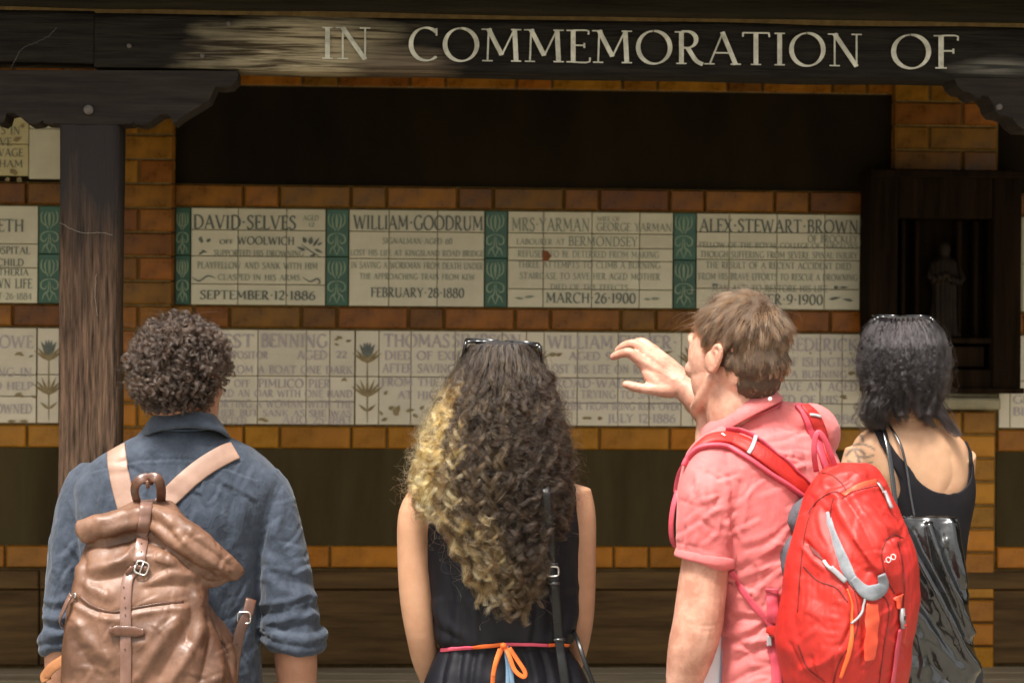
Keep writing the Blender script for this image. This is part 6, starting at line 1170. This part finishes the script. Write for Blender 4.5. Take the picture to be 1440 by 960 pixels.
# ------------------------------------------------------------------ the woman in the tank top
F = Fig(5.6); Y4 = math.radians(8); m4 = thing('person', 'woman with black hair and a tattooed shoulder in a black tank top', 'person', tuple(np.append(F.p(1280, 480)[:2], 0)))
H4 = Head(F.p(1270, 530, .01), Y4, math.radians(2), 0, .98); b = MB(); H4.build(b)
F.limb(b, [(1270, 535, .0, .052), (1274, 575, -.005, .050), (1278, 610, .0, .062)])
F.body(b, [(592, 1244, 1306, .045, .0), (600, 1226, 1328, .060, .0), (612, 1208, 1348, .072, .0), (632, 1198, 1362, .085, .005), (665, 1206, 1364, .094, .01), (700, 1222, 1362, .096, .015), (760, 1236, 1354, .090, .02), (840, 1240, 1350, .088, .02), (930, 1226, 1366, .105, .02), (1010, 1224, 1368, .11, .02)])
F.limb(b, [(1212, 636, .0, .043), (1204, 668, -.005, .042), (1202, 720, .0, .038), (1206, 790, .0, .036), (1210, 840, .02, .032), (1214, 900, .08, .027), (1216, 935, .11, .022)])
F.limb(b, [(1350, 640, .0, .040), (1350, 675, .03, .035), (1346, 720, .08, .033), (1340, 770, .13, .034), (1320, 790, .20, .029), (1290, 780, .26, .022)])
hand(b, F.p(1216, 935, .11), (0, .2, -1), (-1, 0, 0), (0, 1, 0), .92); hand(b, F.p(1290, 780, .26), (-1, .1, .1), (0, 1, .2), (0, -.2, 1), .92)
c4, w4 = legs(F, b, 1228, 1364, .86, .02, (.085, .052, .036)); me = fused(b, .0042, 3, 'body')
folds(me, [(-.0035, 7, [(1296, 615), (1294, 650), (1300, 690)]), (.004, 13, [(1318, 640), (1326, 665), (1322, 690)]), (.004, 12, [(1262, 640), (1258, 665)]), (-.003, 7, [(1338, 640), (1340, 670), (1330, 690)]), (.002, 5, [(1276, 598), (1284, 612)])])
at = me.attributes.new('ink', 'FLOAT', 'POINT'); uv, _ = proj(getco(me)); inkv = np.zeros(len(uv))
for w_, ln in ((2.0, [(1190, 640), (1198, 632), (1208, 632), (1216, 638)]), (2.2, [(1194, 622), (1200, 612), (1210, 612), (1214, 620)]), (1.6, [(1200, 626), (1212, 624), (1224, 628), (1230, 632)]), (1.6, [(1204, 640), (1216, 643), (1228, 640)]), (1.5, [(1206, 648), (1216, 652), (1226, 650)]), (1.6, [(1192, 648), (1200, 652), (1210, 658)]), (1.5, [(1196, 604), (1206, 603), (1214, 606)]), (1.4, [(1190, 656), (1198, 664), (1206, 668)]), (1.5, [(1202, 634), (1208, 646), (1206, 660)])): inkv = np.maximum(inkv, np.exp(-(segdist(uv, spl(np.array(ln, float), 14)) / w_) ** 2))
inkv = np.clip(inkv * .75 + .28 * np.exp(-(((uv[:, 0] - 1206) / 18) ** 2 + ((uv[:, 1] - 638) / 24) ** 2)) * (.5 + noise(getco(me) * 220)), 0, .8); at.data.foreach_set('value', inkv.astype(np.float32))
kid(put('body', me, None, 'skin_d'), m4); n0 = len(COL.objects); eyes(H4, None)
for o in list(COL.objects)[n0:]: kid(o, m4)
# tank top: the torso skin cut along the neckline and armholes
b = MB(); F.body(b, [(592, 1241, 1309, .050, .0), (600, 1223, 1331, .065, .0), (612, 1205, 1351, .077, .0), (632, 1200, 1364, .090, .005), (665, 1208, 1368, .099, .01), (700, 1220, 1369, .101, .015), (760, 1234, 1358, .095, .02), (840, 1237, 1354, .093, .02), (930, 1223, 1369, .110, .02), (1010, 1221, 1372, .115, .02)])
me = fused(b, .0036, 3, 'tank_top')
inner = spl(np.array([(1238, 590), (1246, 612), (1260, 636), (1277, 654), (1292, 676), (1310, 689), (1332, 694), (1352, 690), (1364, 674), (1366, 652), (1362, 620), (1352, 590)], float), 80); outer = spl(np.array([(1224, 592), (1234, 616), (1250, 645), (1262, 668), (1266, 690), (1258, 706), (1240, 716), (1200, 722)], float), 50)
poly = np.vstack([inner, outer[:0]])
def inside(poly, uv):
    c = np.zeros(len(uv), bool); x, y = uv[:, 0], uv[:, 1]
    for a, b_ in zip(poly, np.roll(poly, -1, 0)): c ^= ((a[1] > y) != (b_[1] > y)) & (x < (b_[0] - a[0]) * (y - a[1]) / (b_[1] - a[1] + 1e-9) + a[0])
    return c
import bmesh
neckp = np.vstack([inner, [(1352, 500), (1238, 500)]]); armp = np.vstack([outer, [(1150, 722), (1150, 560), (1224, 560)]]); armr = np.array([(1372, 560), (1366, 600), (1367, 640), (1369, 672), (1376, 690), (1420, 690), (1420, 560)])
bm = bmesh.new(); bm.from_mesh(me); cen = np.array([f.calc_center_median()[:] for f in bm.faces]); uv, _ = proj(cen); kill = inside(neckp, uv) | inside(armp, uv) | inside(armr, uv) | (uv[:, 1] < 602); bm.faces.ensure_lookup_table()
bmesh.ops.delete(bm, geom=[f for f, k_ in zip(bm.faces, kill) if k_], context='FACES')
for _ in range(6):                             # smooth the cut edge
    be = [v for v in bm.verts if any(len(e.link_faces) == 1 for e in v.link_edges)]; new = {}
    for v in be:
        nb = [e.other_vert(v).co for e in v.link_edges if len(e.link_faces) == 1]
        if len(nb) >= 2: new[v] = v.co * .4 + sum(nb, Vector()) / len(nb) * .6
    for v, c_ in new.items(): v.co = c_
bm.to_mesh(me); bm.free(); me.update(); o = kid(put('tank_top', me, None, 'black_rib'), m4); so = o.modifiers.new('thickness', 'SOLIDIFY'); so.thickness = .003; so.offset = 1
T4 = [bvh(me)]; T4b = [bvh(m4.children[0].data)] if m4.children[0].type == 'MESH' else T4
body4 = [o for o in m4.children if o.name.startswith('body')][0].data; T4b = [bvh(body4)]
strap('top_strap', T4b, [(1231, 597), (1240, 615), (1254, 638), (1268, 660), (1280, 684)], [.009, .010, .011, .013, .012], .003, 'black_rib', m4, F.D, .003, 30)
strap('top_strap', T4b, [(1357, 622), (1362, 634), (1364, 650), (1362, 672), (1360, 690)], [.005, .006, .006, .007, .008], .003, 'black_rib', m4, F.D, .002, 24)
b = MB(); F.body(b, [(860, 1236, 1354, .094, .02), (930, 1220, 1372, .112, .02), (1010, 1216, 1376, .118, .02), (1100, 1220, 1372, .11, .02)], n=20); legs(F, b, 1228, 1364, .86, .02, (.096, .074, .060)); me = fused(b, .008, 4, 'trousers'); folds(me, [], .004, (8, 8, 12), 19); kid(put('trousers', me, None, 'trousers'), m4)
n0 = len(COL.objects); shoes(None, c4, w4, rotz(0))
for o in list(COL.objects)[n0:]: kid(o, m4)
b = MB(); a_ = np.linspace(0, 2 * PI, 50); nk = [F.p(1273, 582, -.003) + np.array([.0535 * math.cos(t), .0535 * math.sin(t), .012 * math.sin(t)]) for t in a_]; b.tube(nk, .0011, 6, (0, 0, 1)); kid(put('necklace', b.mesh('necklace'), None, 'gold'), m4)
rows4 = [(446, 1234, 1308, .045, -.01), (452, 1222, 1318, .075, -.005), (466, 1214, 1328, .098, -.0), (490, 1210, 1334, .112, -.005), (515, 1210, 1334, .112, -.010), (540, 1218, 1330, .104, -.015), (560, 1236, 1322, .088, -.018), (580, 1252, 1312, .078, -.018), (600, 1262, 1312, .066, -.018)]
hair4 = hair_base(F, rows4, .86, 'under_b', m4, .002, cut=560)
def yend4(a, rg):
    s_ = math.sin(a)
    if s_ < -.75: return rg.uniform(528, 562)
    if s_ < -.4: return rg.uniform(560, 596)
    if s_ < .5: return rg.uniform(542, 580)
    return rg.uniform(552, 602)
s4, _ = envelope_hair(F, rows4, 300, 46, 26, 71, (.0003, .0016), (.12, .22), (447, 500), yend4, .0027, .8, None, (.84, 1.02), wig=.016); keep(strands('strands', s4, .00030, 'hair_d', None, None, .4, 9, envelope_hair.ix), hair4)
s4, _ = envelope_hair(F, rows4, 420, 1, 26, 73, (.001, .005), (.08, .18), (447, 520), yend4, .007, 1.6, None, (.98, 1.07), wig=.03); keep(strands('loose_strands', s4, .00022, 'hair_d', None, None, .4, 10), hair4)
def lock(F, pts, r, n, k, seed, R=.004, wave=.08):
    rg = np.random.default_rng(seed); base = spl(F.P(pts), k); g = base[None] + rg.normal(0, 1, (n, 1, 3)) * (np.array(spl(np.array(r, float)[:, None], k))[:, 0])[None, :, None] * np.array([1, .7, .6]); s_, _ = curly(g, 8, rg.uniform(R * .5, R, n), rg.uniform(wave * .8, wave * 1.2, n), .0022, seed + 1, .5); return s_
s4 = np.concatenate([lock(F, [(1236, 535, -.05), (1230, 560, -.06), (1222, 582, -.055), (1232, 598, -.05), (1226, 604, -.03)], [.010, .014, .016, .014, .006], 90, 26, 81, .006, .05), lock(F, [(1250, 540, -.09), (1238, 565, -.085), (1232, 585, -.08), (1240, 600, -.07)], [.008, .012, .012, .006], 60, 26, 83, .006, .05), lock(F, [(1310, 560, -.05), (1325, 585, -.06), (1340, 605, -.07), (1348, 612, -.075)], [.010, .010, .006, .003], 30, 26, 85, .004, .08), lock(F, [(1218, 500, -.02), (1214, 530, -.01), (1219, 556, .0)], [.004, .006, .003], 24, 26, 87)])
keep(strands('strands', s4, .00030, 'hair_d', None, None, .4, 11), hair4)
b = MB(); b.tube(F.P([(1246, 540, -.05), (1234, 562, -.055), (1228, 584, -.05), (1234, 598, -.045)]), [.014, .020, .019, .008], 14, (0, -1, 0), 20); kid(put('hair_tail', b.mesh('hair_tail'), None, 'under_b'), m4)
sunglasses(F, 'thin dark sunglasses pushed up on the head of the black-haired woman', 1232, 1310, 446, -.035, slope=.0)
# ------------------------------------------------------------------ the glossy tote
tt = thing('tote_bag', 'glossy black patent tote bag hanging from the shoulder of the woman in a tank top', 'tote bag', tuple(np.append(F.p(1310, 480)[:2], .95)))
b = MB(); F.body(b, [(727, 1262, 1346, .008, -.15), (735, 1261, 1347, .016, -.152), (770, 1258, 1351, .030, -.16), (850, 1252, 1360, .042, -.17), (920, 1250, 1369, .046, -.17), (945, 1250, 1373, .042, -.17), (965, 1252, 1366, .040, -.17), (1000, 1256, 1350, .03, -.17)], 3.2)
me = fused(b, .0038, 1, 'bag_body'); fl_ = []
A(.011, 7, (1266, 735), (1285, 775), (1308, 820), (1335, 870), (1372, 940)); A(-.011, 7, (1285, 745), (1305, 785), (1330, 830), (1362, 900)); A(.010, 6, (1305, 740), (1322, 790), (1345, 840), (1366, 890)); A(-.008, 6, (1322, 745), (1336, 790), (1352, 830)); A(.006, 5, (1338, 735), (1346, 780), (1356, 820)); A(-.012, 9, (1268, 770), (1280, 820), (1310, 870), (1345, 930)); A(.008, 7, (1264, 800), (1276, 850), (1300, 920), (1296, 950)); A(-.008, 7, (1300, 900), (1310, 930), (1330, 955)); A(.006, 6, (1290, 860), (1320, 900), (1350, 940)); A(.007, 6, (1258, 850), (1262, 900), (1268, 940)); A(-.004, 4, (1300, 735), (1306, 760), (1312, 790)); A(.004, 4, (1330, 760), (1320, 780), (1330, 810)); A(-.0015, 1.5, (1264, 733), (1300, 733), (1346, 733))
folds(me, fl_, .006, (13, 13, 9), 71.0, .0006); kid(put('bag_body', me, None, 'black_gloss'), tt)
rib('handle', F, [(1226, 604, .05), (1232, 594, .0), (1240, 598, -.05), (1248, 625, -.095), (1254, 665, -.125), (1258, 700, -.145), (1260, 728, -.155)], .0058, .003, 'black_gloss', tt, (.1, -1, .25)); rib('handle', F, [(1236, 602, .05), (1242, 592, .0), (1250, 598, -.052), (1266, 625, -.100), (1275, 660, -.118), (1280, 695, -.135), (1286, 728, -.150)], .0030, .003, 'black_gloss', tt, (.1, -1, .25))
